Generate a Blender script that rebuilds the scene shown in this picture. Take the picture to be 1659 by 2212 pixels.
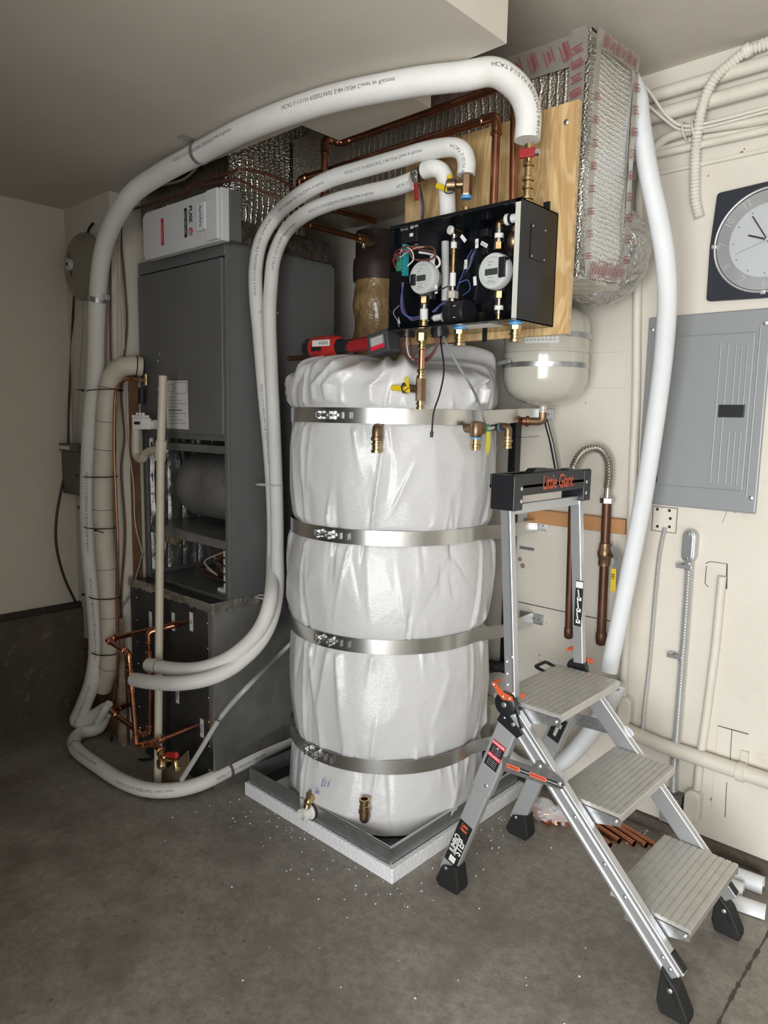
import bpy, bmesh, math, random
import numpy as np
from mathutils import Vector, Matrix, noise
for o in list(bpy.data.objects): bpy.data.objects.remove(o)
SC = bpy.context.scene; COL = SC.collection
# ---------------------------------------------------------------- camera
RM = Matrix(((0.7333, -0.1024, 0.6722), (0.6797, 0.0827, -0.7288), (0.0190, 0.9913, 0.1305)))
_x = Vector(RM.col[0]).normalized(); _z = Vector(RM.col[2]); _z = (_z - _x*_z.dot(_x)).normalized(); _y = _z.cross(_x)
CAM_H = 1.55; FPX = 1540.0
ROT = Matrix((_x, _y, _z)).transposed()
cam = bpy.data.cameras.new('camera'); cam.sensor_fit = 'AUTO'; cam.sensor_width = 36; cam.lens = FPX/2212*36
cam.clip_start = .05
cam_o = bpy.data.objects.new('camera', cam); COL.objects.link(cam_o)
cam_o.matrix_world = Matrix.Translation((0, 0, CAM_H)) @ ROT.to_4x4()
SC.camera = cam_o
# ---------------------------------------------------------------- light
SC.view_settings.view_transform = 'Standard'; SC.view_settings.look = 'None'
SC.view_settings.gamma = 1; SC.view_settings.use_curve_mapping = False
SC.view_settings.exposure = 0.0
w = bpy.data.worlds.new('daylight'); SC.world = w; w.use_nodes = True
w.node_tree.nodes['Background'].inputs[0].default_value = (.80, .90, 1, 1)
w.node_tree.nodes['Background'].inputs[1].default_value = 1.0
def area(name, loc, rot, sx, sy, power, col):
    l = bpy.data.lights.new(name, 'AREA'); l.shape = 'RECTANGLE'; l.size = sx; l.size_y = sy
    l.energy = power; l.color = col
    o = bpy.data.objects.new(name, l); COL.objects.link(o); o.location = loc; o.rotation_euler = rot
    return o
# daylight entering by the open garage door behind the camera
area('garage_door_daylight', (.75, -2.30, 1.15), (math.radians(90), 0, 0), 2.6, 2.1, 238, (.985, .995, 1))
# ---------------------------------------------------------------- helpers
def at(px, py, X=None, Y=None, Z=None):
    "point of the room that lies on the plane X=, Y= or Z= (plan survey of the photograph)"
    d = ROT @ Vector(((px-829.5)/FPX, -(py-1106)/FPX, -1)); o = Vector((0, 0, CAM_H))
    if X is not None: t = (X-o.x)/d.x
    elif Y is not None: t = (Y-o.y)/d.y
    else: t = (Z-o.z)/d.z
    return o+d*t
def pts(*a): return [at(p[0], p[1], Y=p[2]) for p in a]
def smooth_path(P, n=8):
    P = [Vector(p) for p in P]; out = []
    Q = [P[0]*2-P[1]]+P+[P[-1]*2-P[-2]]
    for i in range(1, len(Q)-2):
        a, b, c, d = Q[i-1], Q[i], Q[i+1], Q[i+2]
        for k in range(n):
            t = k/n
            out.append(.5*((2*b)+(c-a)*t+(2*a-5*b+4*c-d)*t*t+(3*b-a-3*c+d)*t**3))
    out.append(P[-1]); return out
def round_path(P, r, n=5):
    P = [Vector(p) for p in P]; out = [P[0]]
    for i in range(1, len(P)-1):
        a = P[i-1]-P[i]; b = P[i+1]-P[i]; rr = min(r, a.length*.45, b.length*.45)
        p0 = P[i]+a.normalized()*rr; p2 = P[i]+b.normalized()*rr
        for k in range(n+1):
            t = k/n; out.append(p0*(1-t)**2+P[i]*2*t*(1-t)+p2*t*t)
    out.append(P[-1]); return out
def basis(ax):
    ax = Vector(ax).normalized(); h = Vector((0, 0, 1)) if abs(ax.z) < .9 else Vector((1, 0, 0))
    u = h.cross(ax).normalized(); return u, ax.cross(u), ax
def frames(P):
    T = []
    for i in range(len(P)):
        T.append((P[min(i+1, len(P)-1)]-P[max(i-1, 0)]).normalized())
    u, v, _ = basis(T[0]); F = []
    for i, t in enumerate(T):
        u = (u-t*u.dot(t))
        if u.length < 1e-6: u = basis(t)[0]
        u.normalize(); F.append((u.copy(), t.cross(u), t))
    return F
class M:
    def __init__(s): s.v = []; s.f = []; s.uv = []; s.mi = []
    def add(s, V, Fc, uv=None, mi=0):
        o = len(s.v); s.v += [tuple(p) for p in V]
        for i, f in enumerate(Fc):
            s.f.append(tuple(o+k for k in f)); s.uv.append(uv[i] if uv else None); s.mi.append(mi)
        return s
    def obox(s, c, ax, ay, az, mi=0):
        c = Vector(c); ax, ay, az = Vector(ax), Vector(ay), Vector(az)
        V = [c+ax*i+ay*j+az*k for i in (-1, 1) for j in (-1, 1) for k in (-1, 1)]
        Fc = [(0, 1, 3, 2), (4, 6, 7, 5), (0, 4, 5, 1), (2, 3, 7, 6), (0, 2, 6, 4), (1, 5, 7, 3)]
        if ax.cross(ay).dot(az) < 0: Fc = [f[::-1] for f in Fc]
        return s.add(V, Fc, mi=mi)
    def box(s, x0, x1, y0, y1, z0, z1, mi=0):
        return s.obox(((x0+x1)/2, (y0+y1)/2, (z0+z1)/2), ((x1-x0)/2, 0, 0), (0, (y1-y0)/2, 0), (0, 0, (z1-z0)/2), mi)
    def bar(s, p0, p1, wdir, wd, th, mi=0):
        p0, p1 = Vector(p0), Vector(p1); a = p1-p0; an = a.normalized(); wv = Vector(wdir); wv = (wv-an*wv.dot(an)).normalized()
        return s.obox((p0+p1)/2, a/2, wv*wd/2, an.cross(wv)*th/2, mi)
    def tube(s, P, r, n=12, cap=True, flat=1.0, mi=0):
        P = [Vector(p) for p in P]; F = frames(P); R = r if hasattr(r, '__len__') else [r]*len(P)
        V = []; L = [0]
        for i in range(1, len(P)): L.append(L[-1]+(P[i]-P[i-1]).length)
        for p, (u, v, t), q in zip(P, F, R):
            for k in range(n):
                a = 2*math.pi*k/n; V.append(p+u*math.cos(a)*q+v*math.sin(a)*q*flat)
        Fc = []; UV = []
        for i in range(len(P)-1):
            for k in range(n):
                k2 = (k+1) % n; Fc.append((i*n+k, i*n+k2, (i+1)*n+k2, (i+1)*n+k))
                UV.append(((k/n, L[i]), ((k+1)/n, L[i]), ((k+1)/n, L[i+1]), (k/n, L[i+1])))
        if cap:
            Fc.append(tuple(range(n))[::-1]); UV.append(None); b = (len(P)-1)*n
            Fc.append(tuple(range(b, b+n))); UV.append(None)
        return s.add(V, Fc, UV, mi)
    def cyl(s, p0, p1, r, r1=None, n=16, mi=0): return s.tube([p0, p1], [r, r if r1 is None else r1], n, mi=mi)
    def lathe(s, o, ax, prof, n=20, mi=0, cap=True):
        u, v, a = basis(ax); o = Vector(o); V = []; Fc = []
        for r, h in prof:
            for k in range(n):
                t = 2*math.pi*k/n; V.append(o+a*h+(u*math.cos(t)+v*math.sin(t))*max(r, 1e-5))
        for i in range(len(prof)-1):
            for k in range(n):
                k2 = (k+1) % n; Fc.append((i*n+k, i*n+k2, (i+1)*n+k2, (i+1)*n+k))
        if cap:
            Fc.append(tuple(range(n))[::-1]); b = (len(prof)-1)*n; Fc.append(tuple(range(b, b+n)))
        return s.add(V, Fc, mi=mi)
    def hexnut(s, o, ax, r, h, mi=0): return s.lathe(o, ax, [(r*.9, 0), (r, h*.08), (r, h*.92), (r*.9, h)], 6, mi)
    def ball(s, c, r, sc=(1, 1, 1), n=12, mi=0):
        c = Vector(c); V = []; Fc = []
        for i in range(n+1):
            for k in range(n*2):
                a = math.pi*i/n; b = math.pi*k/n
                V.append(c+Vector((math.sin(a)*math.cos(b)*r*sc[0], math.sin(a)*math.sin(b)*r*sc[1], math.cos(a)*r*sc[2])))
        m = n*2
        for i in range(n):
            for k in range(m): Fc.append((i*m+k, (i+1)*m+k, (i+1)*m+(k+1) % m, i*m+(k+1) % m))
        return s.add(V, Fc, mi=mi)
    def prism(s, poly, d, mi=0):
        "closed 3-D polygon (counter-clockwise seen from the -d side gets flipped by recalc) pushed along d"
        P = [Vector(p) for p in poly]; d = Vector(d); n = len(P)
        V = P+[p+d for p in P]
        Fc = [tuple(range(n))[::-1], tuple(range(n, 2*n))]+[(k, (k+1) % n, n+(k+1) % n, n+k) for k in range(n)]
        return s.add(V, Fc, mi=mi)
    def ring(s, c, ax, R, r, n=32, k=8, a0=0, a1=2*math.pi, mi=0):
        u, v, a = basis(ax); c = Vector(c)
        P = [c+(u*math.cos(a0+(a1-a0)*i/n)+v*math.sin(a0+(a1-a0)*i/n))*R for i in range(n+1)]
        return s.tube(P, r, k, mi=mi)
    def build(s, name, mat, parent=None, smooth=False, bevel=0, kind=None, label=None, seg=2):
        me = bpy.data.meshes.new(name); V = np.array(s.v, float) if s.v else np.zeros((0, 3))
        if parent is not None: org = ORG[parent]
        else:
            org = Vector(((V[:, 0].min()+V[:, 0].max())/2, (V[:, 1].min()+V[:, 1].max())/2, V[:, 2].min()))
        me.from_pydata([tuple(p) for p in (V-np.array(org))], [], s.f)
        if any(u is not None for u in s.uv):
            ul = me.uv_layers.new(name='UVMap')
            for poly, u in zip(me.polygons, s.uv):
                if u is None: continue
                for li, q in zip(poly.loop_indices, u): ul.data[li].uv = q
        mats = mat if isinstance(mat, (list, tuple)) else [mat]
        for m in mats: me.materials.append(m)
        if len(mats) > 1: me.polygons.foreach_set('material_index', s.mi)
        bm = bmesh.new(); bm.from_mesh(me); bmesh.ops.recalc_face_normals(bm, faces=bm.faces)
        bm.to_mesh(me); bm.free()
        if smooth:
            me.polygons.foreach_set('use_smooth', [True]*len(me.polygons))
            me.set_sharp_from_angle(angle=math.radians(42))
        o = bpy.data.objects.new(name, me); COL.objects.link(o)
        if parent is not None: o.parent = parent
        else: o.location = org
        ORG[o] = org
        if bevel:
            b = o.modifiers.new('bevel', 'BEVEL'); b.width = bevel; b.segments = seg; b.limit_method = 'ANGLE'
        if kind: o['kind'] = kind
        if label: o['label'] = label
        return o
ORG = {}
def thing(name, label, cat, loc, group=None):
    o = bpy.data.objects.new(name, None); COL.objects.link(o); o.location = Vector(loc); ORG[o] = Vector(loc)
    o.empty_display_size = .05
    return tag(o, label, cat, group)
def tag(o, label, cat, group=None):
    o['label'] = label; o['category'] = cat
    if group: o['group'] = group
    return o
def text_mesh(s, size, sx=1.0, bold=0.0, align='CENTER', space=1.0, extrude=0):
    c = bpy.data.curves.new('t', 'FONT'); c.body = s; c.size = size; c.align_x = align; c.align_y = 'CENTER'
    c.offset = bold*size; c.extrude = extrude; c.space_character = space; c.resolution_u = 3
    o = bpy.data.objects.new('t', c); COL.objects.link(o)
    dg = bpy.context.evaluated_depsgraph_get(); me = bpy.data.meshes.new_from_object(o.evaluated_get(dg))
    V = [v.co.copy() for v in me.vertices]; F = [tuple(p.vertices) for p in me.polygons]
    for v in V: v.x *= sx
    bpy.data.objects.remove(o); bpy.data.curves.remove(c); bpy.data.meshes.remove(me)
    return V, F
def text(s, size, loc, xd, yd, mat, parent, name='lettering', sx=1.0, bold=0.0, align='CENTER', space=1.0, lift=.0006):
    V, F = text_mesh(s, size, sx, bold, align, space); xd = Vector(xd).normalized(); yd = Vector(yd).normalized(); n = xd.cross(yd); loc = Vector(loc)
    m = M(); m.add([loc+xd*v.x+yd*v.y+n*lift for v in V], F)
    return m.build(name, mat, parent)
def tube_text(m, P, r, s0, ang, s, size, flip=False, bold=.0):
    "lettering printed along a hose: wraps the glyphs on the tube"
    P = [Vector(p) for p in P]; F = frames(P); L = [0]
    for i in range(1, len(P)): L.append(L[-1]+(P[i]-P[i-1]).length)
    V, Fc = text_mesh(s, size, 1, bold, 'LEFT'); out = []
    for v in V:
        d = s0+(-v.x if flip else v.x); d = min(max(d, 0), L[-1]-1e-4)
        i = max(k for k in range(len(L)) if L[k] <= d); i = min(i, len(P)-2)
        t = (d-L[i])/max(L[i+1]-L[i], 1e-6); p = P[i].lerp(P[i+1], t); u, w_, a = F[i]
        y = (-v.y if flip else v.y)/r+ang
        out.append(p+(u*math.cos(y)+w_*math.sin(y))*(r+.0006))
    m.add(out, Fc)
# ---------------------------------------------------------------- materials
MATS = {}
def mat(name, col, rough=.5, metal=0, var=None, bump=None, coat=0, trans=0, alpha=1, spec=None, var2=None):
    if name in MATS: return MATS[name]
    m = bpy.data.materials.new(name); m.use_nodes = True; nt = m.node_tree; N = nt.nodes; Lk = nt.links
    b = N['Principled BSDF']; c = tuple(col)+(1,)
    b.inputs['Base Color'].default_value = c; b.inputs['Roughness'].default_value = rough; b.inputs['Metallic'].default_value = metal
    if coat: b.inputs['Coat Weight'].default_value = coat; b.inputs['Coat Roughness'].default_value = .12
    if trans: b.inputs['Transmission Weight'].default_value = trans
    if alpha < 1: b.inputs['Alpha'].default_value = alpha
    if spec is not None: b.inputs['Specular IOR Level'].default_value = spec
    tc = N.new('ShaderNodeTexCoord')
    if var or var2:
        prev = None
        for vv in (var, var2):
            if not vv: continue
            n = N.new('ShaderNodeTexNoise'); n.inputs['Scale'].default_value = vv[0]; n.inputs['Detail'].default_value = 6; n.inputs['Roughness'].default_value = .65
            Lk.new(tc.outputs['Object'], n.inputs['Vector'])
            r = N.new('ShaderNodeValToRGB'); r.color_ramp.elements[0].position = vv[2] if len(vv) > 2 else .35; r.color_ramp.elements[1].position = vv[3] if len(vv) > 3 else .65
            Lk.new(n.outputs['Fac'], r.inputs['Fac'])
            mx = N.new('ShaderNodeMix'); mx.data_type = 'RGBA'; Lk.new(r.outputs['Color'], mx.inputs['Factor'])
            dk = vv[1]; mx.inputs['B'].default_value = tuple(dk)+(1,)
            if prev: Lk.new(prev.outputs['Result'], mx.inputs['A'])
            else: mx.inputs['A'].default_value = c
            prev = mx
        Lk.new(prev.outputs['Result'], b.inputs['Base Color'])
    if bump:
        n = N.new('ShaderNodeTexNoise'); n.inputs['Scale'].default_value = bump[0]; n.inputs['Detail'].default_value = 4
        Lk.new(tc.outputs['Object'], n.inputs['Vector'])
        bp = N.new('ShaderNodeBump'); bp.inputs['Strength'].default_value = bump[1]; bp.inputs['Distance'].default_value = bump[2] if len(bump) > 2 else .01
        Lk.new(n.outputs['Fac'], bp.inputs['Height']); Lk.new(bp.outputs['Normal'], b.inputs['Normal'])
    MATS[name] = m; return m
def nodes(m): return m.node_tree.nodes, m.node_tree.links, m.node_tree.nodes['Principled BSDF']
wall_paint = mat('wall_paint', (.67, .63, .555), .62, var=(1.3, (.61, .57, .495)), var2=(9, (.56, .52, .45), .6, .74), bump=(60, .10, .004))
ceil_paint = mat('ceiling_paint', (.60, .56, .49), .7, var=(2, (.55, .51, .44)), bump=(45, .12, .004))
unseen = mat('unseen_wall', (.22, .21, .19), .8)
unseen_w = mat('unseen_white_wall', (.52, .50, .47), .7)
conc_wall = mat('rough_concrete', (.115, .095, .075), .95, var=(3, (.07, .058, .048)), var2=(22, (.17, .15, .12), .58, .7), bump=(25, .8, .02))
pipe_paint = mat('painted_pipe', (.67, .635, .56), .5, var=(6, (.59, .555, .48)), bump=(90, .1, .002))
white_pipe = mat('painted_white_pipe', (.70, .68, .60), .45, var=(8, (.62, .60, .52)))
pvc = mat('pvc_cream', (.60, .55, .45), .45, var=(7, (.50, .44, .34), .5, .8))
pvc_white = mat('pvc_white', (.74, .74, .71), .4)
black_pl = mat('black_plastic', (.012, .013, .015), .38, bump=(200, .05, .001))
black_gl = mat('black_enamel', (.006, .0075, .010), .16, coat=.3)
black_rub = mat('black_rubber', (.010, .010, .010), .6)
alu = mat('aluminium', (.52, .535, .55), .36, .7, bump=(120, .03, .001))
alu_b = mat('aluminium_bright', (.72, .73, .74), .34, .9)
alu_leg = mat('anodised_leg', (.45, .465, .47), .42, .5)
galv = mat('galvanised', (.60, .61, .62), .34, .9, var=(55, (.42, .43, .44)), bump=(40, .03, .002))
zinc = mat('zinc_plated', (.66, .70, .70), .28, 1)
steel = mat('stainless', (.60, .57, .53), .22, 1)
brass = mat('brass', (.62, .47, .24), .24, 1, var=(40, (.48, .35, .17)))
bronze = mat('bronze_cast', (.30, .20, .12), .38, .9, var=(30, (.20, .13, .08)), bump=(120, .1, .001))
copper = mat('copper', (.44, .205, .125), .27, 1, var=(12, (.26, .11, .068)))
copper_b = mat('copper_bright', (.78, .36, .21), .22, 1, var=(18, (.60, .25, .14)))
copper_d = mat('copper_oxidised', (.155, .075, .045), .42, .75, var=(9, (.10, .052, .035)))
furn = mat('furnace_grey', (.165, .168, .17), .42, .25, var=(3, (.148, .15, .153)), bump=(150, .04, .001))
furn_in = mat('furnace_inside', (.02, .02, .02), .6)
sheet = mat('sheet_metal', (.36, .36, .35), .42, .6, var=(4, (.20, .20, .19)), bump=(6, .05, .01))
shaded_sheet = mat('shaded_sheet_metal', (.10, .10, .10), .45, .6, var=(4, (.07, .07, .07)))  # darker copy of the sheet metal: plenum front shade put into the colour
grey_box = mat('grey_enamel', (.27, .285, .29), .38, .1)
tan_bell = mat('bell_tan', (.26, .235, .18), .35, .2)
paper = mat('paper_white', (.72, .72, .70), .6)
red_pl = mat('red_plastic', (.42, .022, .018), .38)
red_dk = mat('red_dark', (.30, .012, .016), .4)
orange_pl = mat('orange_plastic', (.62, .10, .03), .38)
orange_ink = mat('orange_ink', (.75, .14, .07), .5)
red_ink = mat('red_ink', (.62, .015, .05), .5)
black_ink = mat('black_ink', (.012, .012, .013), .5)
grey_ink = mat('grey_ink', (.22, .22, .23), .6)
blue_ink = mat('blue_ink', (.03, .08, .42), .5)
yellow = mat('yellow_vinyl', (.72, .52, .02), .35)
yellow_tag = mat('yellow_tag', (.66, .60, .04), .5)
blue_pl = mat('blue_seal', (.10, .33, .62), .4)
green_pcb = mat('green_board', (.03, .22, .13), .45)
teal_pcb = mat('teal_terminal', (.03, .30, .34), .45)
grey_lt = mat('light_grey_plastic', (.52, .53, .52), .45)
grey_tan = mat('grey_polymer', (.42, .39, .33), .5)
lcd = mat('lcd_screen', (.045, .055, .04), .25)
wood_dk = mat('old_wood', (.20, .105, .045), .75, var=(14, (.12, .062, .03)), bump=(60, .3, .004))
kraft = mat('kraft_wrap', (.34, .22, .095), .30, var=(7, (.24, .15, .06)), bump=(16, .8, .03), coat=.5)
w_brown = mat('wire_brown', (.10, .035, .022), .5); w_white = mat('wire_white', (.62, .58, .52), .5)
w_black = mat('wire_black', (.012, .012, .013), .45); w_blue = mat('wire_blue', (.06, .11, .36), .5)
w_red = mat('wire_red', (.40, .03, .05), .5); w_grey = mat('wire_grey', (.24, .25, .26), .45); w_tan = mat('wire_tan', (.42, .34, .24), .5)
def wire_hose(name, col, r, ringscale=230, strength=.35):
    m = mat(name, col, r, var=(5, tuple(c*.9 for c in col))); N, L, b = nodes(m)
    uv = N.new('ShaderNodeUVMap'); wv = N.new('ShaderNodeTexWave'); wv.bands_direction = 'Y'; wv.inputs['Scale'].default_value = ringscale/6.283
    L.new(uv.outputs['UV'], wv.inputs['Vector']); bp = N.new('ShaderNodeBump'); bp.inputs['Strength'].default_value = strength; bp.inputs['Distance'].default_value = .002
    L.new(wv.outputs['Fac'], bp.inputs['Height']); L.new(bp.outputs['Normal'], b.inputs['Normal']); return m
hose_m = wire_hose('insulated_hose', (.80, .795, .765), .48, 900)
hose_y = wire_hose('aged_hose', (.66, .61, .52), .55, 700, .2)
sleeve_m = wire_hose('insulation_sleeve', (.74, .76, .78), .42, 900)
def foil(name, col, rs, rib_axis, rib=90, rough=.24, bs=120, bstr=.7):
    m = mat(name, col, rough, 1); N, L, b = nodes(m); tc = N.new('ShaderNodeTexCoord')
    vo = N.new('ShaderNodeTexVoronoi'); vo.inputs['Scale'].default_value = bs; L.new(tc.outputs['Object'], vo.inputs['Vector'])
    wv = N.new('ShaderNodeTexWave'); wv.bands_direction = rib_axis; wv.inputs['Scale'].default_value = rib/6.283/2; wv.inputs['Distortion'].default_value = 2.2; wv.inputs['Detail Scale'].default_value = 2
    L.new(tc.outputs['Object'], wv.inputs['Vector'])
    nz = N.new('ShaderNodeTexNoise'); nz.inputs['Scale'].default_value = rs; L.new(tc.outputs['Object'], nz.inputs['Vector'])
    a = N.new('ShaderNodeMath'); a.operation = 'MULTIPLY_ADD'; a.inputs[1].default_value = -.8; L.new(vo.outputs['Distance'], a.inputs[0])
    p = N.new('ShaderNodeMath'); p.operation = 'POWER'; p.inputs[1].default_value = 6; L.new(wv.outputs['Fac'], p.inputs[0])
    p2 = N.new('ShaderNodeMath'); p2.operation = 'MULTIPLY'; p2.inputs[1].default_value = .9; L.new(p.outputs[0], p2.inputs[0])
    L.new(p2.outputs[0], a.inputs[2])
    ad = N.new('ShaderNodeMath'); ad.operation = 'MULTIPLY_ADD'; ad.inputs[1].default_value = 1.6; L.new(nz.outputs['Fac'], ad.inputs[0]); L.new(a.outputs[0], ad.inputs[2])
    bp = N.new('ShaderNodeBump'); bp.inputs['Strength'].default_value = bstr; bp.inputs['Distance'].default_value = .006
    L.new(ad.outputs[0], bp.inputs['Height']); L.new(bp.outputs['Normal'], b.inputs['Normal']); return m
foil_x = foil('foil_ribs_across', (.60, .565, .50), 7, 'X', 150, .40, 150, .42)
foil_z = foil('foil_ribs_level_lit', (.88, .88, .86), 7, 'Z', 260, .26, 190, .6)  # lighter copy of the wrap foil: brightness of the duct side in the colour
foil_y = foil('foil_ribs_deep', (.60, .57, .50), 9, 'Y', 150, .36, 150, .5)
foil_c = mat('foil_crumpled', (.66, .65, .63), .2, 1, bump=(26, 1.0, .05))
foil_t = mat('foil_tape', (.62, .59, .54), .3, .9, bump=(20, .6, .02))
def concrete_floor():
    m = mat('concrete_floor', (.16, .14, .115), .62); N, L, b = nodes(m); tc = N.new('ShaderNodeTexCoord')
    def nz(sc, det=8, ro=.6):
        n = N.new('ShaderNodeTexNoise'); n.inputs['Scale'].default_value = sc; n.inputs['Detail'].default_value = det; n.inputs['Roughness'].default_value = ro
        L.new(tc.outputs['Object'], n.inputs['Vector']); return n
    def ramp(src, *st):
        r = N.new('ShaderNodeValToRGB'); e = r.color_ramp.elements
        e[0].position, e[0].color = st[0][0], tuple(st[0][1])+(1,); e[1].position, e[1].color = st[-1][0], tuple(st[-1][1])+(1,)
        for p, c in st[1:-1]: q = e.new(p); q.color = tuple(c)+(1,)
        L.new(src, r.inputs['Fac']); return r
    def mix(a, bcol, fac, mode='MIX'):
        x = N.new('ShaderNodeMix'); x.data_type = 'RGBA'; x.blend_type = mode
        for s, v in (('A', a), ('B', bcol), ('Factor', fac)):
            if hasattr(v, 'is_linked') or hasattr(v, 'node'): L.new(v, x.inputs[s])
            elif s == 'Factor': x.inputs[s].default_value = v
            else: x.inputs[s].default_value = tuple(v)+(1,)
        return x.outputs['Result']
    base = ramp(nz(1.6).outputs['Fac'], (.3, (.22, .20, .172)), (.5, (.30, .28, .245)), (.7, (.38, .355, .315)))
    fine = ramp(nz(38, 10, .75).outputs['Fac'], (.3, (.55, .55, .55)), (.7, (1.12, 1.1, 1.08)))
    c = mix(base.outputs['Color'], fine.outputs['Color'], 1.0, 'MULTIPLY')
    patch = ramp(nz(5.5, 5).outputs['Fac'], (.48, (0, 0, 0)), (.68, (1, 1, 1)))
    c = mix(c, (.165, .142, .118), N_fac(N, L, patch, .8))
    vo = N.new('ShaderNodeTexVoronoi'); vo.inputs['Scale'].default_value = 16; L.new(tc.outputs['Object'], vo.inputs['Vector'])
    sp = ramp(vo.outputs['Distance'], (.07, (1, 1, 1)), (.13, (0, 0, 0)))
    g = ramp(nz(1.1, 2).outputs['Fac'], (.5, (0, 0, 0)), (.6, (1, 1, 1)))
    sg = mix(sp.outputs['Color'], g.outputs['Color'], 1.0, 'MULTIPLY')
    c = mix(c, (.075, .065, .055), N_fac2(N, L, sg, .55))
    L.new(c, b.inputs['Base Color'])
    rr = ramp(nz(4).outputs['Fac'], (.35, (.45, .45, .45)), (.7, (.72, .72, .72))); L.new(rr.outputs['Color'], b.inputs['Roughness'])
    bp = N.new('ShaderNodeBump'); bp.inputs['Strength'].default_value = .25; bp.inputs['Distance'].default_value = .006
    L.new(nz(70, 6).outputs['Fac'], bp.inputs['Height']); L.new(bp.outputs['Normal'], b.inputs['Normal']); return m
def N_fac(N, L, r, k):
    x = N.new('ShaderNodeMath'); x.operation = 'MULTIPLY'; x.inputs[1].default_value = k; L.new(r.outputs['Color'], x.inputs[0]); return x.outputs[0]
def N_fac2(N, L, s, k):
    x = N.new('ShaderNodeMath'); x.operation = 'MULTIPLY'; x.inputs[1].default_value = k; L.new(s, x.inputs[0]); return x.outputs[0]
floor_m = concrete_floor()
def plywood():
    m = mat('plywood', (.62, .42, .22), .5); N, L, b = nodes(m); tc = N.new('ShaderNodeTexCoord'); mp = N.new('ShaderNodeMapping')
    mp.inputs['Scale'].default_value = (3.2, 1, .9); L.new(tc.outputs['Object'], mp.inputs['Vector'])
    n = N.new('ShaderNodeTexNoise'); n.inputs['Scale'].default_value = 2.2; n.inputs['Detail'].default_value = 3; n.inputs['Distortion'].default_value = .8; L.new(mp.outputs[0], n.inputs['Vector'])
    w_ = N.new('ShaderNodeMath'); w_.operation = 'MULTIPLY'; w_.inputs[1].default_value = 60; L.new(n.outputs['Fac'], w_.inputs[0])
    s = N.new('ShaderNodeMath'); s.operation = 'SINE'; L.new(w_.outputs[0], s.inputs[0])
    r = N.new('ShaderNodeValToRGB'); r.color_ramp.elements[0].color = (.50, .32, .14, 1); r.color_ramp.elements[1].color = (.62, .44, .22, 1); r.color_ramp.elements[0].position = -.0
    L.new(s.outputs[0], r.inputs['Fac']); mp2 = N.new('ShaderNodeMapping'); mp2.inputs['Scale'].default_value = (90, 5, 4); L.new(tc.outputs['Object'], mp2.inputs['Vector'])
    n2 = N.new('ShaderNodeTexNoise'); n2.inputs['Scale'].default_value = 1; L.new(mp2.outputs[0], n2.inputs['Vector'])
    x = N.new('ShaderNodeMix'); x.data_type = 'RGBA'; x.blend_type = 'MULTIPLY'; x.inputs['Factor'].default_value = .5; L.new(r.outputs['Color'], x.inputs['A']); L.new(n2.outputs['Fac'], x.inputs['B'])
    x2 = N.new('ShaderNodeMix'); x2.data_type = 'RGBA'; x2.blend_type = 'MULTIPLY'; x2.inputs['Factor'].default_value = 1; x2.inputs['B'].default_value = (1.25, 1.25, 1.25, 1); L.new(x.outputs['Result'], x2.inputs['A'])
    L.new(x2.outputs['Result'], b.inputs['Base Color']); return m
ply_m = plywood()
ply_edge = mat('plywood_edge', (.62, .48, .28), .6, var=(60, (.42, .28, .14)))
lumber = mat('lumber', (.50, .26, .11), .6, var=(5, (.42, .20, .08)), bump=(50, .1, .002))
jacket_m = mat('tank_jacket', (.62, .62, .625), .20, spec=.7, coat=.25)
N, L, b = nodes(jacket_m); tc = N.new('ShaderNodeTexCoord')
wv = N.new('ShaderNodeTexWave'); wv.bands_direction = 'Z'; wv.inputs['Scale'].default_value = 75; wv.inputs['Distortion'].default_value = 3; wv.inputs['Detail Scale'].default_value = 4; L.new(tc.outputs['Object'], wv.inputs['Vector'])
nz = N.new('ShaderNodeTexNoise'); nz.inputs['Scale'].default_value = 14; nz.inputs['Detail'].default_value = 6; L.new(tc.outputs['Object'], nz.inputs['Vector'])
bp1 = N.new('ShaderNodeBump'); bp1.inputs['Strength'].default_value = .22; bp1.inputs['Distance'].default_value = .0025; L.new(wv.outputs['Fac'], bp1.inputs['Height'])
bp2 = N.new('ShaderNodeBump'); bp2.inputs['Strength'].default_value = .35; bp2.inputs['Distance'].default_value = .012; L.new(nz.outputs['Fac'], bp2.inputs['Height']); L.new(bp1.outputs['Normal'], bp2.inputs['Normal'])
L.new(bp2.outputs['Normal'], b.inputs['Normal'])
foam_m = mat('foam_white', (.80, .81, .83), .75, bump=(160, .9, .006))
clear = mat('clear_tube', (.62, .62, .60), .25, trans=.35)
tank_enamel = mat('expansion_tank_enamel', (.52, .50, .43), .16, coat=.6)
seam_m = mat('seam_dark_gap', (.05, .045, .04), .9)  # dark colour for joints, cut lines and score lines
# ================================================================ structure
WY = 2.62; LX = -3.53; AY = 1.55; AX = -3.08; CZ = 2.78; SZ = 2.50
def struct(m, name, mt, **k): return m.build(name, mt, kind='structure', **k)
struct(M().box(-3.7, 2.3, -6.0, 2.75, -.12, 0), 'floor', floor_m)
wb = struct(M().box(AX, 2.2, WY, WY+.12, .045, CZ), 'wall_back', wall_paint)
struct(M().box(AX, 2.2, WY-.022, WY+.12, 0, .045), 'baseboard_back', conc_wall)
wl = struct(M().box(LX-.1, LX, -2.4, AY, .60, SZ), 'wall_left', wall_paint)
struct(M().box(LX-.1, LX+.05, -2.4, AY, 0, .575), 'wall_left_footing', conc_wall)
struct(M().box(LX-.1, LX+.035, -2.4, AY, .575, .60), 'trim_1', mat('ledge_dark', (.035, .028, .022), .8))
struct(M().box(LX-.1, AX, AY, WY+.12, 0, CZ), 'wall_alcove', wall_paint)
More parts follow.
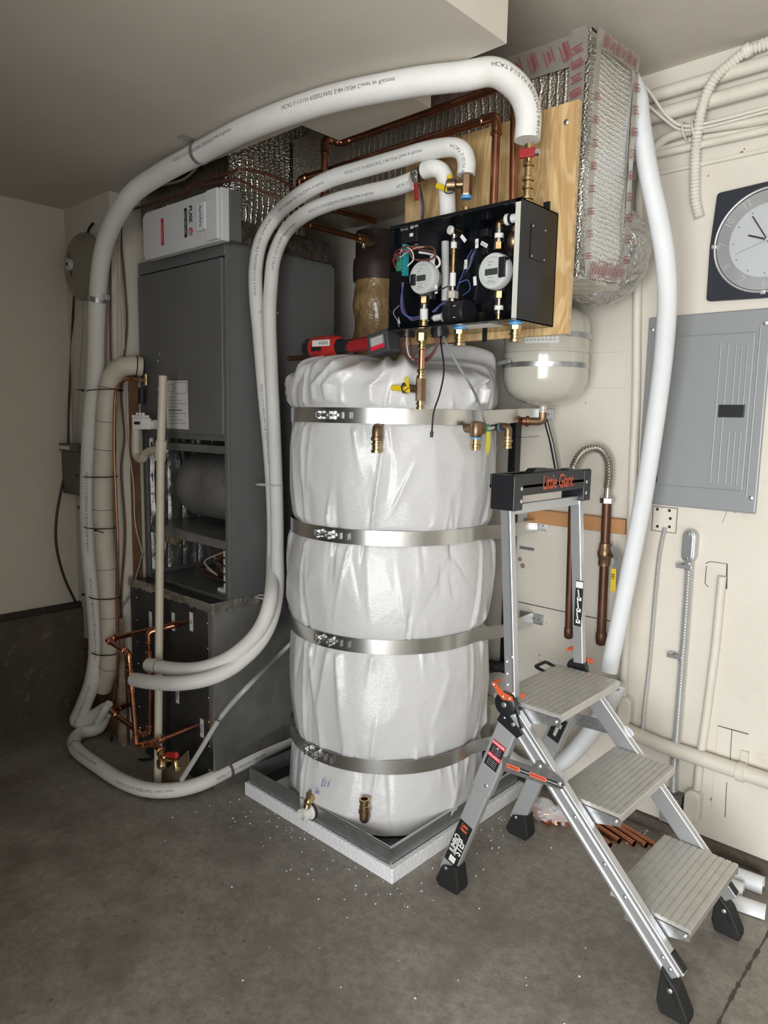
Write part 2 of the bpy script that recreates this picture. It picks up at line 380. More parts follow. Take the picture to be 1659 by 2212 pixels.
struct(M().box(-.8-2.2, 2.3, -2.4, WY+.12, CZ, CZ+.1).box(LX-.1, -3.0, -2.4, WY+.12, CZ, CZ+.1), 'ceiling', ceil_paint)
struct(M().box(LX-.1, -1.112, -2.4, 1.632, SZ, CZ), 'ceiling_soffit', ceil_paint)
struct(M().box(-1.905, -1.497, 1.632, 1.80, SZ-.0, CZ), 'ceiling_soffit_return', ceil_paint)
struct(M().box(2.2, 2.3, -2.4, WY+.12, 0, CZ), 'wall_right', unseen_w)
struct(M().box(LX-.1, -1.1, -2.5, -2.4, 0, CZ).box(2.15, 2.3, -2.5, -2.4, 0, CZ).box(-1.1, 2.15, -2.5, -2.4, 2.25, CZ), 'wall_front', unseen)
struct(M().box(LX-.1, -.80, -.45, -.35, 0, SZ), 'wall_added_shade', unseen)  # unseen wall added to keep door light off the left side
# ragged wood below the alcove wall paint and beside the furnace
struct(M().box(LX+.06, AX+.012, AY-.012, AY+.02, 0, .42).box(AX-.02, AX+.008, 1.612, 1.66, .0, 1.72), 'trim_2', wood_dk, bevel=.004)
# ceiling drywall seam patch, saw-cut joint in the floor (a crack filled with grit)
crack = M(); P = [at(1659, 1925+80, Z=.001), at(1640, 2060, Z=.001), at(1600, 2140, Z=.001), at(1560, 2212, Z=.001), at(1500, 2330, Z=.001)]
P = smooth_path([at(1680, 1985, Z=.0), at(1640, 2050, Z=.0), at(1605, 2110, Z=.0), at(1570, 2175, Z=.0), at(1500, 2320, Z=.0)], 14)
random.seed(4); V = []
for i, p in enumerate(P):
    q = .0015+.006*random.random()**2; V += [p+Vector((-q, q*.3, .0015)), p+Vector((q, -q*.3, .0015))]
crack.add(V, [(2*i, 2*i+1, 2*i+3, 2*i+2) for i in range(len(P)-1)])
fl_crack = struct(crack, 'floor_joint', mat('grit', (.085, .072, .06), .95, bump=(200, 1, .005)))

# ================================================================ furnace
FX0, FX1, FY0, FY1 = -3.06, -2.39, 1.67, 2.24
fu = thing('furnace', 'tall dark grey furnace cabinet with open blower bay', 'furnace', (-2.72, 1.95, 0))
m = M(); m.box(FX0, FX0+.015, FY0, FY1, .785, 2.215).box(FX1-.015, FX1, FY0, FY1, .785, 2.215).box(FX0, FX1, FY1-.015, FY1, .785, 2.215)
m.box(FX0, FX1, FY0, FY1, 2.20, 2.215).box(FX0, FX1, FY0, FY1, .785, .80)
m.build('cabinet_body', furn, fu, bevel=.003)
m = M(); m.box(FX0+.004, FX1-.02, FY0-.012, FY0+.012, 1.47, 2.155); d = m.build('access_door', furn, fu, bevel=.004)
M().box(FX0+.004, FX1-.004, FY0-.008, FY0+.012, 2.16, 2.212).build('top_rail', furn, fu, bevel=.003)
M().box(FX1-.021, FX1+.0015, FY0-.004, FY0+.01, .79, 2.155).build('corner_post', furn, fu, bevel=.002)
M().box(FX0, FX0+.03, FY0-.004, FY0+.01, .79, 1.47).build('corner_post', furn, fu, bevel=.002)
M().box(FX0+.03, FX1-.02, FY0+.005, FY0+.05, 1.445, 1.475).build('door_lip', furn, fu, bevel=.003)
M().box(FX0+.10, FX1-.02, FY0+.015, FY0+.06, 1.392, 1.425).build('blower_rail', sheet, fu, bevel=.003)
m = M(); m.lathe((-2.86, 1.86, 1.235), (1, 0, 0), [(.125, 0), (.15, .008), (.15, .40), (.125, .41)], 48); bl = m.build('blower_housing', sheet, fu, smooth=True)
M().ring((-2.445, 1.86, 1.235), (1, 0, 0), .146, .006, 40).ring((-2.443, 1.86, 1.235), (1, 0, 0), .128, .005, 40).build('inlet_ring', zinc, bl, smooth=True)
m = M()
for k in range(7): m.tube([Vector((FX0+.02, 1.70+.075*k, 1.02)), Vector((FX0+.02, 1.70+.075*k, 1.42))], .003, 6)
m.build('insulation_cord', black_rub, fu)
random.seed(2); m = M(); V = []; nu, nv = 30, 22
for j in range(nv+1):
    for i in range(nu+1):
        y = 1.69+.5*i/nu; z = .82+.62*j/nv
        V.append((FX0+.018+.010*abs(math.sin(i*1.25))+.012*noise.noise((y*14, z*14, 3)), y, z))
m.add(V, [(j*(nu+1)+i, j*(nu+1)+i+1, (j+1)*(nu+1)+i+1, (j+1)*(nu+1)+i) for j in range(nv) for i in range(nu)]); m.build('foil_lining', mat('foil_lining_dull', (.34, .34, .34), .4, .8, bump=(14, .6, .03)), fu, smooth=True)
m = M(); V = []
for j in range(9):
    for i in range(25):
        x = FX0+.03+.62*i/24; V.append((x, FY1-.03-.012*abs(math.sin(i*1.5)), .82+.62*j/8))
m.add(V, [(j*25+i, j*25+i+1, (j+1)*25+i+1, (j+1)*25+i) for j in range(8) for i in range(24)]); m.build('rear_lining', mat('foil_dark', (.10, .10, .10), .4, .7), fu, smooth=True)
M().prism([(FX0+.02, FY0+.02, 1.05), (FX1-.02, FY0+.02, 1.03), (FX1-.02, FY1-.05, 1.04), (FX0+.02, FY1-.05, 1.06)], (0, 0, -.012)).box(FX0+.02, FX1-.02, FY0+.015, FY0+.03, 1.0, 1.035).build('blower_deck', sheet, fu)
bd = M().box(FX1-.075, FX1-.06, 1.70, 1.90, .80, 1.0).build('control_board', green_pcb, fu)
m = M()
for k in range(5): m.box(FX1-.10, FX1-.075, 1.71, 1.76, .82+.035*k, .845+.035*k)
m.build('terminal_block', paper, bd)
m = M(); m.box(-2.55, -2.50, 1.72, 1.78, .80, .815); m.build('connector', paper, fu)
random.seed(11)
for k in range(16):
    y = 1.70+random.random()*.25; x0 = FX1-.09-random.random()*.10
    P = [Vector((x0, y, .99-.2*random.random())), Vector((x0-.12*random.random()-.03, y-.02, .90+.08*random.random())), Vector((x0-.2*random.random(), y+.03, .83+.08*random.random())), Vector((x0-.10-.3*random.random(), y+.04, .81+.05*random.random()))]
    M().tube(smooth_path(P, 6), .0035, 6).build('wire', [w_brown, w_black, w_white, w_tan, w_black][k % 5], fu, smooth=True)
M().ball((FX0+.10, 1.76, .98), .06, (1, .6, .7), 8).build('insulation_wad', mat('glass_wool', (.30, .26, .15), .9, bump=(40, 1, .03)), fu)
# rating label on door, screws
lb = M(); lb.add([at(358, 822, Y=FY0-.0135), at(405, 822, Y=FY0-.0135), at(408, 928, Y=FY0-.0135), at(360, 925, Y=FY0-.0135)], [(0, 1, 2, 3)]); lb = lb.build('instruction_label', paper, d)
m = M()
def on_door(px, py): return at(px, py, Y=FY0-.0145)
for (a, b2, c, e) in [(378, 826, 402, 850), (364, 830, 374, 846)]:
    q = [on_door(a, b2), on_door(c, b2), on_door(c, e), on_door(a, e)]
    for i in range(4): m.bar(q[i], q[(i+1) % 4], (0, 1, 0), .0005, .0022)
for k in range(9): m.bar(on_door(364, 858+k*7), on_door(384+18*((k*7) % 3)/2, 858+k*7), (0, 1, 0), .0005, .0020 if k != 4 else .006)
m.build('label_print', grey_ink, lb, kind='stuff')
m = M()
for p in [(345, 765), (341, 780), (340, 840)]: M().ball(at(*p, Y=FY0-.012), .004, (1, .6, 1), 5).build('screw', zinc, d)
# base plenum
pl = thing('base_plenum', 'low sheet metal plenum box carrying the dark grey furnace', 'plenum', (-2.72, 1.87, 0))
PX0, PX1, PY0, PY1 = -3.06, -2.395, 1.585, 2.2
M().box(PX0, PX1, PY0, PY1, 0, .785).build('plenum_body', shaded_sheet, pl, bevel=.003)
M().box(PX1, PX1+.004, PY0-.002, PY1, .002, .78).build('side_panel', sheet, pl)  # lighter copy of the same metal: lit right side put into the colour
M().box(PX1-.02, PX1+.006, PY0-.004, PY0+.004, 0, .785).build('corner_strip', zinc, pl)
m = M(); random.seed(7); V = []; n = 40
for side in (0, 1):
    for i in range(n+1):
        t = i/n; p = Vector((PX0+(PX1+.01-PX0)*t, PY0-.006, 0)) if side == 0 else Vector((PX1+.008, PY0-.006+(PY1-PY0)*t, 0))
        for z in (.755+.014*random.random(), .775, .80): V.append(p+Vector((.004*random.random(), -.006*random.random(), z)))
F = []
for side in (0, 1):
    o = side*(n+1)*3
    for i in range(n):
        for k in range(2): F.append((o+i*3+k, o+i*3+3+k, o+i*3+4+k, o+i*3+1+k))
m.add(V, F).build('foil_seal', foil_t, pl, smooth=True)
m = M(); m.prism([Vector((PX1+.004, 1.60, 0)), Vector((PX1+.004, 2.15, 0)), Vector((PX1+.004, 2.15, .12)), Vector((PX1+.004, 1.95, .17)), Vector((PX1+.004, 1.7, .13)), Vector((PX1+.004, 1.6, .09))], (.001, 0, 0)); m.build('stain_panel', mat('scuffed_mastic', (.11, .105, .095), .8, var=(20, (.07, .065, .06))), pl)
m = M()
for k in range(7):
    for x in (PX1-.03, PX0+.06): M().ball((x, PY0-.001, .08+.105*k), .0035, (1, .6, 1), 4).build('screw', zinc, pl)
for (px, py, s, h) in [(413, 1343, 'In', 34), (374, 1343, '', 34), (325, 1340, '', 30), (383, 1500, 'High', 34), (436, 1573, 'Out', 38)]:
    c = at(px, py, Y=PY0-.002); g = M().box(c.x-.012, c.x+.012, PY0-.0025, PY0-.001, c.z-.04, c.z+.04).build('paper_tag', paper, pl)
    if s: text(s, .024, c+Vector((0, -.002, 0)), (0, 0, 1), (-1, 0, 0), black_ink, g)
M().box(-2.9, -2.66, PY0-.03, PY0+.02, 0, .02).build('floor_lip', shaded_sheet, pl)

# ================================================================ insulated ducts
du = thing('supply_duct', 'foil bubble wrapped duct trunk ending behind the plywood board', 'duct', (-1.7, 2.1, 1.97))
def wrap_face(m, a, b2, c, d2, nu, nv, amp, seed):
    a, b2, c, d2 = map(Vector, (a, b2, c, d2)); n = (b2-a).cross(d2-a).normalized(); V = []
    for j in range(nv+1):
        for i in range(nu+1):
            s, t = i/nu, j/nv; p = a*(1-s)*(1-t)+b2*s*(1-t)+c*s*t+d2*(1-s)*t
            e = min(s, 1-s, t, 1-t); k = amp*noise.noise(p*7+Vector((seed, 0, 0)))*min(1, e*12)+.012*min(1, e*6)
            V.append(p+n*k)
    m.add(V, [(j*(nu+1)+i, j*(nu+1)+i+1, (j+1)*(nu+1)+i+1, (j+1)*(nu+1)+i) for j in range(nv) for i in range(nu)])
DX0, DX1, DY0, DY1, DB, DT, DR = -2.36, -1.061, 1.975, 2.25, 2.36, 2.655, -1.72
M().box(DX0, DX1-.004, DY0+.004, DY1, DB+.004, DT-.004).box(DR, DX1-.004, DY0+.004, DY1, 1.975, DB+.01).build('duct_core', foil_t, du)
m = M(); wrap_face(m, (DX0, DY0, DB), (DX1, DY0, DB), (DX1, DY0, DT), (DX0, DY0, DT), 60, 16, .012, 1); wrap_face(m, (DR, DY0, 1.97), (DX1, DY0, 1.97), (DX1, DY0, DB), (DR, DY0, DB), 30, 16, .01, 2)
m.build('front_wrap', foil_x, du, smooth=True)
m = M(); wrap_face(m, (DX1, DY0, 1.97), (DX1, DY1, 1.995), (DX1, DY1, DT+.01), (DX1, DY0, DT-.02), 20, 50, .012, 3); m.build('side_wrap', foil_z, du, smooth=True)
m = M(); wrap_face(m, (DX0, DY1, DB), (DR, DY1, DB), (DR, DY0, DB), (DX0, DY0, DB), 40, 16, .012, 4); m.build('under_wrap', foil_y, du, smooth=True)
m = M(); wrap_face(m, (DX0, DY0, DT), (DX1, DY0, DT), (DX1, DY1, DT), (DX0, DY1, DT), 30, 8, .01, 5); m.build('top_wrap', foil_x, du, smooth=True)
# tape strips with red print along the edges
tape_m = mat('printed_foil_tape', (.52, .50, .46), .34, .75, bump=(30, .35, .01))
def strip(p0, p1, wv, wd, name='tape', n=30, out=(0, 0, 0)):
    m = M(); V = []; p0, p1, wv, out = Vector(p0), Vector(p1), Vector(wv), Vector(out)
    for i in range(n+1):
        p = p0.lerp(p1, i/n)
        for k in (-1, 0, 1): V.append(p+wv*wd/2*k+out*(.002+.003*noise.noise(p*20+wv*k)))
    m.add(V, [(i*3+k, i*3+3+k, i*3+4+k, i*3+1+k) for i in range(n) for k in range(2)])
    return m.build(name, tape_m, du, smooth=True)
t1 = strip((DX1-.03, DY0-.016, 1.98), (DX1-.03, DY0-.016, DT), (1, 0, 0), .05, out=(0, -1, 0))
t2 = strip((DX1+.016, DY0+.012, 1.98), (DX1+.016, DY0+.012, DT-.01), (0, 1, 0), .03, out=(1, 0, 0))
t3 = strip((DX1+.016, DY1-.012, 2.0), (DX1+.016, DY1-.012, DT), (0, 1, 0), .032, out=(1, 0, 0))
t4 = strip((-1.95, DY0-.016, DT-.035), (DX1, DY0-.016, DT-.055), (0, 0, 1), .085, out=(0, -1, 0))
t5 = strip((DX1+.017, DY0, DT-.03), (DX1+.017, DY1, DT-.012), (0, 0, 1), .05, out=(1, 0, 0))
t6 = strip((DX1+.017, DY0, 1.995), (DX1+.017, DY1, 2.02), (0, 0, 1), .04, out=(1, 0, 0))
red_print = mat('tape_red_print', (.26, .035, .045), .5)
def prints(tp, p0, p1, xd, yd, n, size=.023):
    p0, p1 = Vector(p0), Vector(p1); xd = Vector(xd); yd = Vector(yd); nn = xd.cross(yd).normalized()
    V, F = text_mesh('Venture', size, .75, .02); m = M()
    for i in range(n):
        p = p0.lerp(p1, (i+.5)/n)+nn*.006
        if i % 2 == 0: m.add([p+xd*v.x+yd*v.y for v in V], F)
        else: m.add([p+xd*v.x*.6+yd*v.y*.8 for v in V], F)
        for k in (-1, 1): m.obox(p+yd*size*.55*k, xd*size*1.1, yd*.0012, nn*.0002)
    m.build('red_lettering', red_print, tp, kind='stuff')
c = Vector((.55, 0, .83)).normalized(); c2 = Vector((-.83, 0, .55)).normalized()
prints(t4, (-1.9, DY0-.018, DT-.035), (DX1-.04, DY0-.018, DT-.055), (-.35, 0, .93), (-.93, 0, -.35), 15)
prints(t1, (DX1-.028, DY0-.018, 2.46), (DX1-.028, DY0-.018, DT-.04), (.97, 0, .2), (-.2, 0, .97), 4, .016)
prints(t5, (DX1+.018, DY0+.03, DT-.03), (DX1+.018, DY1-.02, DT-.015), (0, .3, .95), (0, -.95, .3), 6, .018)
prints(t3, (DX1+.018, DY1-.012, 2.03), (DX1+.018, DY1-.012, DT-.05), (0, .97, .2), (0, -.2, .97), 9, .018)
prints(t2, (DX1+.018, DY0+.012, 2.0), (DX1+.018, DY0+.012, 2.5), (0, .97, .2), (0, -.2, .97), 8, .014)
prints(t6, (DX1+.018, DY0+.02, 1.995), (DX1+.018, DY1-.02, 2.02), (0, .5, .86), (0, -.86, .5), 6, .022)
# round foil boot between duct and wall
V = []; m = M(); n = 40
prof = [(2.25, .135), (2.28, .155), (2.33, .165), (2.38, .16), (2.42, .168), (2.47, .160), (2.51, .125), (2.535, .06), (2.54, .01)]
cx, cz = -1.215, 2.13
for j, (y, r) in enumerate(prof):
    for k in range(n):
        a = 2*math.pi*k/n; q = r+.012*noise.noise(Vector((math.cos(a)*4, math.sin(a)*4, y*9)))
        V.append((cx+q*math.cos(a)*(1 if j > 1 else .95), y, cz+q*math.sin(a)))
m.add(V, [(j*n+k, j*n+(k+1) % n, (j+1)*n+(k+1) % n, (j+1)*n+k) for j in range(len(prof)-1) for k in range(n)])
tag(m.build('duct_boot', foil_c, smooth=True), 'round crumpled foil duct boot between the wrapped duct and wall', 'duct')
# plenum over the furnace
fp = thing('foil_plenum', 'foil wrapped plenum on top of the dark grey furnace', 'plenum', (-2.7, 1.9, 2.215))
UX0, UX1, UY0, UY1, UZ = -3.05, -2.385, 1.68, 2.06, CZ-.01
M().box(UX0, UX1, UY0, UY1, 2.215, UZ).build('plenum_core', foil_t, fp)
foil_dk = foil('foil_dark_front', (.30, .27, .23), 9, 'X', 110, .42, 120, .5)  # plenum front foil, darker and browner than its side wrap
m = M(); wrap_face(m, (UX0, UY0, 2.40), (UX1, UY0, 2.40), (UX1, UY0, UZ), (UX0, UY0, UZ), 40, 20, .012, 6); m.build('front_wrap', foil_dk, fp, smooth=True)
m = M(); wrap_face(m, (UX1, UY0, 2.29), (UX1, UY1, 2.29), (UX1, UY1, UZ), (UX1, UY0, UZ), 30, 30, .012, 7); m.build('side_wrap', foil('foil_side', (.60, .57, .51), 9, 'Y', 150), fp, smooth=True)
m = M(); wrap_face(m, (UX0, UY0-.002, 2.375), (UX1, UY0-.002, 2.375), (UX1, UY0-.002, 2.43), (UX0, UY0-.002, 2.43), 60, 4, .03, 8); wrap_face(m, (UX1-.01, UY0-.01, 2.23), (UX1+.012, UY0+.03, 2.23), (UX1+.012, UY0+.03, 2.45), (UX1-.01, UY0-.01, 2.45), 4, 20, .03, 9); m.build('crumpled_edge', foil_c, fp, smooth=True)
m = M(); wrap_face(m, (UX1+.005, UY0+.02, 2.215), (UX1+.005, UY1+.14, 2.215), (UX1+.005, UY1+.14, 2.30), (UX1+.005, UY0+.02, 2.30), 40, 6, .03, 10); m.build('mastic_seam', mat('tarnished_foil', (.16, .13, .11), .4, .7, bump=(18, .8, .03)), fp, smooth=True)
# return air filter cover
ac = thing('air_cleaner', 'white air cleaner cover with stickers above the furnace', 'air cleaner', (-2.61, 1.64, 2.2))
YA = 1.605
q = [(-2.885, 2.195), (-2.325, 2.195), (-2.325, 2.385), (-2.88, 2.385), (-2.90, 2.368), (-2.90, 2.225)]
M().prism([(x, YA, z) for x, z in q], (0, .035, 0)).build('cover', mat('cover_white', (.66, .67, .68), .4), ac, bevel=.004)
M().box(-2.86, -2.315, YA+.035, YA+.08, 2.20, 2.38).build('filter_frame', furn, ac)
M().prism([(-2.415, YA, 2.225), (-2.405, YA, 2.20), (-2.335, YA, 2.20), (-2.335, YA, 2.382), (-2.405, YA, 2.382), (-2.415, YA, 2.355)], (0, -.014, 0)).build('handle', MATS['cover_white'], ac, bevel=.004)
M().box(-2.468, -2.41, YA-.018, YA-.001, 2.245, 2.345).build('name_plate', paper, ac, bevel=.003)
dn = (0, 0, -1); lf = (1, 0, 0)
text('AprilAire', .021, (-2.437, YA-.0195, 2.295), dn, lf, blue_ink, ac, bold=.012, lift=.0)
text('FUSE', .030, (-2.533, YA-.001, 2.322), dn, lf, black_ink, ac, bold=.03)
M().lathe((-2.533, YA-.001, 2.258), (0, -1, 0), [(.0145, 0), (.0145, .0006)], 24).build('sticker_disc', red_ink, ac)
M().lathe((-2.5335, YA-.0017, 2.251), (0, -1, 0), [(.010, 0), (.010, .0004)], 24).build('sticker_disc', grey_ink, ac)
M().prism([(-2.529, YA-.0022, 2.270), (-2.540, YA-.0022, 2.257), (-2.534, YA-.0022, 2.257), (-2.538, YA-.0022, 2.246), (-2.527, YA-.0022, 2.260), (-2.533, YA-.0022, 2.260)], (0, -.0005, 0)).build('lightning_mark', paper, ac)
s = M().box(-2.577, -2.559, YA-.0015, YA-.0003, 2.24, 2.35).build('number_strip', black_ink, ac)
text('(408) 389-2483', .0135, (-2.568, YA-.0018, 2.295), dn, lf, paper, s)
s = M().box(-2.752, -2.732, YA-.0015, YA-.0003, 2.235, 2.34).build('red_strip', red_ink, ac)
text('Scan Me Now', .0125, (-2.742, YA-.0018, 2.287), dn, lf, paper, s)

# ================================================================ tank, pan and foam board
TC = Vector((-1.868, 2.065, 0)); TR = .385; SZS = [.318, .760, 1.143, 1.557]
fb = M(); fb.box(-2.278, -1.457, 1.655, 2.475, 0, .054)
tag(fb.build('foam_board', foam_m, bevel=.004), 'white foam board on the floor under the metal drain pan', 'foam board')
pan = thing('drain_pan', 'square galvanised metal pan under the wrapped tank', 'drain pan', (-1.868, 2.065, .055))
x0, x1, y0, y1 = -2.262, -1.478, 1.668, 2.46
pan_m = mat('pan_galvanised', (.42, .44, .45), .36, .85, var=(25, (.32, .34, .35)), bump=(30, .05, .004))
M().box(x0, x1, y0, y1, .055, .058).build('pan_floor', mat('pan_floor_dark', (.05, .055, .06), .12, .6), pan)  # pan floor much darker and glossier than the pan sides
for a in ((x0, x1, y0, y0+.003), (x0, x1, y1-.003, y1), (x0, x0+.003, y0, y1), (x1-.003, x1, y0, y1)):
    M().box(a[0], a[1], a[2], a[3], .055, .118).build('pan_side', pan_m, pan)
m = M(); e = .004
for p, q in (((x0, y0), (x1, y0)), ((x1, y0), (x1, y1)), ((x1, y1), (x0, y1)), ((x0, y1), (x0, y0))): m.cyl((p[0], p[1], .119), (q[0], q[1], .119), e, n=8)
m.build('rolled_rim', zinc, pan, smooth=True)
M().box(x1-.006, x1+.002, y0-.002, y0+.006, .055, .12).build('corner_solder', zinc, pan)
s = M().box(-2.185, -2.06, 1.73, 1.83, .0585, .0595).build('pan_label', paper, pan)
text('THE BOILER PAN', .016, (-2.122, 1.80, .0597), (1, 0, 0), (0, 1, 0), black_ink, s)
for k in range(3): text('-- --- ---- -- --', .009, (-2.122, 1.78-.012*k, .0597), (1, 0, 0), (0, 1, 0), grey_ink, s)
c = at(660, 1762, Y=1.64); dp = M(); dp.lathe((c.x, y0+.002, .088), (0, -1, 0), [(.030, 0), (.030, .012), (.024, .012), (.024, .05), (.018, .05), (.018, .01)], 24); dp.build('drain_stub', pvc_white, pan, smooth=True)
M().ring((c.x, y0-.003, .088), (0, 1, 0), .031, .004, 24).build('gasket', black_rub, pan, smooth=True)

tk = thing('storage_tank', 'tall water tank wrapped in shiny white jacket', 'water tank', (TC.x, TC.y, .058))
random.seed(21); NT, NZ = 420, 300
th = np.linspace(0, 2*np.pi, NT, endpoint=False); zz = np.concatenate([np.linspace(.062, 1.66, NZ-44), 1.66+.095*np.sin(np.linspace(0, np.pi/2, 44))])
zz = np.unique(zz); NZ = len(zz); TH, ZZ = np.meshgrid(th, zz)
Rr = np.full_like(TH, TR)
seg = [.06]+SZS+[1.76]
for a, b2 in zip(seg[:-1], seg[1:]):
    k = (ZZ >= a) & (ZZ < b2); t = (ZZ-a)/(b2-a); bulge = .030*np.clip(np.sin(np.pi*t), 0, 1)**.5
    if b2 > 1.7: bulge = .024*np.clip(np.sin(np.pi*np.clip(t*1.2, 0, .5)), 0, 1)**.6
    if a < .1: bulge = .024*np.clip(np.cos(np.pi*t/2), 0, 1)**.6
    Rr = np.where(k, TR-.010+bulge, Rr)
def wrapd(d): return (d+np.pi) % (2*np.pi)-np.pi
for zs in SZS:
    Rr -= .006*np.exp(-((ZZ-zs)/.022)**2)
    for i in range(46):
        t0 = random.uniform(0, 2*np.pi); sg = random.choice((-1, 1)); Lz = random.uniform(.03, .14) if random.random() < .8 else random.uniform(.15, .34)
        sw = random.uniform(.014, .045); am = random.choice((1, -1, 1))*random.uniform(.007, .020); dr = random.uniform(-.5, .5)
        dz = (ZZ-zs)*sg; g = np.where(dz > 0, np.exp(-(dz/Lz)**2)*np.clip(dz/.02, 0, 1), 0)
        d = wrapd(TH-t0-dr*dz); wdt = sw*(1+dz*3.5); sk = np.where(d > 0, 1.0, .38); Rr += am*g*np.exp(-np.abs(d/np.maximum(wdt*sk, .004))**1.3)
for i in range(54):      # long slack creases between the straps
    t0 = random.uniform(math.pi*.85, math.pi*2.15); z0 = random.uniform(.1, 1.68); sl = random.gauss(0, .28); ln = random.uniform(.04, .15); am = random.choice((1, -1))*random.uniform(.002, .007); sw = random.uniform(.008, .026)
    dz = ZZ-z0; du = wrapd(TH-t0)*TR-sl*dz; Rr += am*np.exp(-(dz/ln)**4)*np.exp(-np.abs(du/np.where(du > 0, sw, sw*.35))**1.2)
# gathered top rim
tz = np.clip((ZZ-1.66)/.095, 0, 1)
for i in range(26):
    t0 = random.uniform(0, 2*np.pi); sw = random.uniform(.03, .09); am = random.uniform(-.018, .026)
    Rr += am*np.exp(-(np.abs(wrapd(TH-t0-.3*tz))/sw)**1.5)*np.clip((ZZ-1.50)/.16, 0, 1)*(1-tz**6)
# seam ridge on the left front
dc = at(690, 1200, Y=1.76); tsm = math.atan2(1.68-TC.y, -1.93-TC.x)
Rr += .010*np.exp(-(np.abs(wrapd(TH-tsm+.02*np.sin(ZZ*9)))/.016)**1.3)+.004*np.exp(-(np.abs(wrapd(TH-tsm-.07+.03*np.sin(ZZ*7)))/.02)**1.3)
nn = np.zeros_like(Rr)
for j in range(NZ):
    z = zz[j]
    for i in range(NT):
        x, y = math.cos(th[i]), math.sin(th[i]); p = Vector((x*1.6, y*1.6, z*2.1)); nn[j, i] = abs(noise.noise(Vector((x*1.5, y*1.5, z*1.1))))*-.020+abs(noise.noise(p*1.9+Vector((7, 1, 3))))*-.008
Rr += nn+.004
for zs in SZS: Rr = np.where(np.abs(ZZ-zs) < .05, np.minimum(Rr, TR+.001+np.clip((np.abs(ZZ-zs)-.024)/.02, 0, 2)*.016), Rr)
topf = np.where(ZZ > 1.66, np.sqrt(np.clip(1-((ZZ-1.66)/.0955)**4, 0, 1)), 1.0); Rr = Rr*(.30+.70*topf)
ruf = np.zeros_like(TH)
for i in range(22): t0 = random.uniform(0, 2*np.pi); ruf += random.uniform(.012, .034)*np.exp(-(np.abs(wrapd(TH-t0))/random.uniform(.05, .11))**1.2)
ZT = ZZ+ruf*np.clip((ZZ-1.62)/.10, 0, 1)*np.clip(1.5-abs(tz-.75)*2.2, 0.25, 1)-.012*np.clip((ZZ-1.62)/.1, 0, 1)
V = np.stack([TC.x+Rr*np.cos(TH), TC.y+Rr*np.sin(TH), ZT], -1).reshape(-1, 3)
i = np.arange(NT); F = []
for j in range(NZ-1):
    a = j*NT+i; b2 = j*NT+(i+1) % NT; F += list(zip(a.tolist(), b2.tolist(), (b2+NT).tolist(), (a+NT).tolist()))
jm = M(); jm.v = [tuple(p) for p in V.tolist()]+[(TC.x, TC.y, 1.752)]; jm.f = F+[((NZ-1)*NT+k, (NZ-1)*NT+(k+1) % NT, NZ*NT) for k in range(NT)]; jm.uv = [None]*len(jm.f); jm.mi = [0]*len(jm.f)
jk = jm.build('jacket', jacket_m, tk); jk.data.polygons.foreach_set('use_smooth', [True]*len(jk.data.polygons))
def on_tank(px, py, r=TR):
    d = ROT @ Vector(((px-829.5)/FPX, -(py-1106)/FPX, -1)); o = Vector((0, 0, CAM_H))
    a = d.x**2+d.y**2; b2 = 2*(d.x*(o.x-TC.x)+d.y*(o.y-TC.y)); c = (o.x-TC.x)**2+(o.y-TC.y)**2-r*r
    t = (-b2-math.sqrt(max(b2*b2-4*a*c, 0)))/(2*a); p = o+d*t; n = Vector((p.x-TC.x, p.y-TC.y, 0)).normalized(); return p, n
def elbow(root, px, py, mt_body, up=False, r=.017):
    p, n = on_tank(px, py, TR+.012); dz = 1 if up else -1
    P = round_path([p-n*.04, p+n*.028, p+n*.028+Vector((0, 0, dz*.035))], .022, 6)
    e = M().tube(P, r, 16); e.lathe(P[-1]-Vector((0, 0, dz*.008)), (0, 0, dz), [(r, 0), (r*1.2, .002), (r*1.2, .012), (r, .014)], 18); e = e.build('elbow', mt_body, root, smooth=True)
    c = P[-1]; f = M().lathe(c, (0, 0, dz), [(r*.9, 0), (r*.9, .012), (r*1.08, .014), (r*1.08, .020), (r*.95, .022), (r*.95, .034), (r*1.15, .036), (r*1.15, .045), (r*.75, .045), (r*.75, .02)], 20)
    f.build('press_end', brass, e, smooth=True)
    h = M(); u = Vector((-n.y, n.x, 0)); h.add([p-n*.012+u*(math.cos(a*.7)*(.024+.008*((a*3) % 2)))+Vector((0, 0, math.sin(a*.7)*(.024+.006*((a*5) % 3)))) for a in range(9)], [tuple(range(9))]); h.build('jacket_cut', mat('cut_dark_foam', (.10, .085, .07), .9), root)  # dark ragged patch where the jacket is cut round the fitting
    return e
elbow(tk, 817, 925, bronze); elbow(tk, 790, 1762, bronze, True)
# relief valve
p, n = on_tank(1010, 925, TR+.01); u = Vector((-n.y, n.x, 0)); u = u if u.x > 0 else -u
rv = M(); c = p+n*.04; rv.cyl(p-n*.03, c, .016); rv.lathe(c-Vector((0, 0, .03)), (0, 0, 1), [(.018, 0), (.022, .01), (.022, .045), (.016, .055)], 18); rv.lathe(c, u, [(.020, 0), (.024, .012), (.024, .026), (.018, .032)], 8)
rb = rv.build('relief_valve_body', bronze, tk, smooth=True)
M().lathe(c-Vector((0, 0, .03)), (0, 0, -1), [(.019, 0), (.019, .006), (.017, .006)], 18).build('seal_ring', blue_pl, rb); M().lathe(c-Vector((0, 0, .036)), (0, 0, -1), [(.016, 0), (.016, .018), (.019, .02), (.019, .028), (.016, .03), (.016, .038), (.012, .038)], 18).build('press_end', brass, rb, smooth=True)
g = M().lathe(c+u*.03, u, [(.016, 0), (.016, .03), (.012, .036)], 14).build('green_cap', mat('green_plastic', (.03, .30, .13), .4), tk, smooth=True)
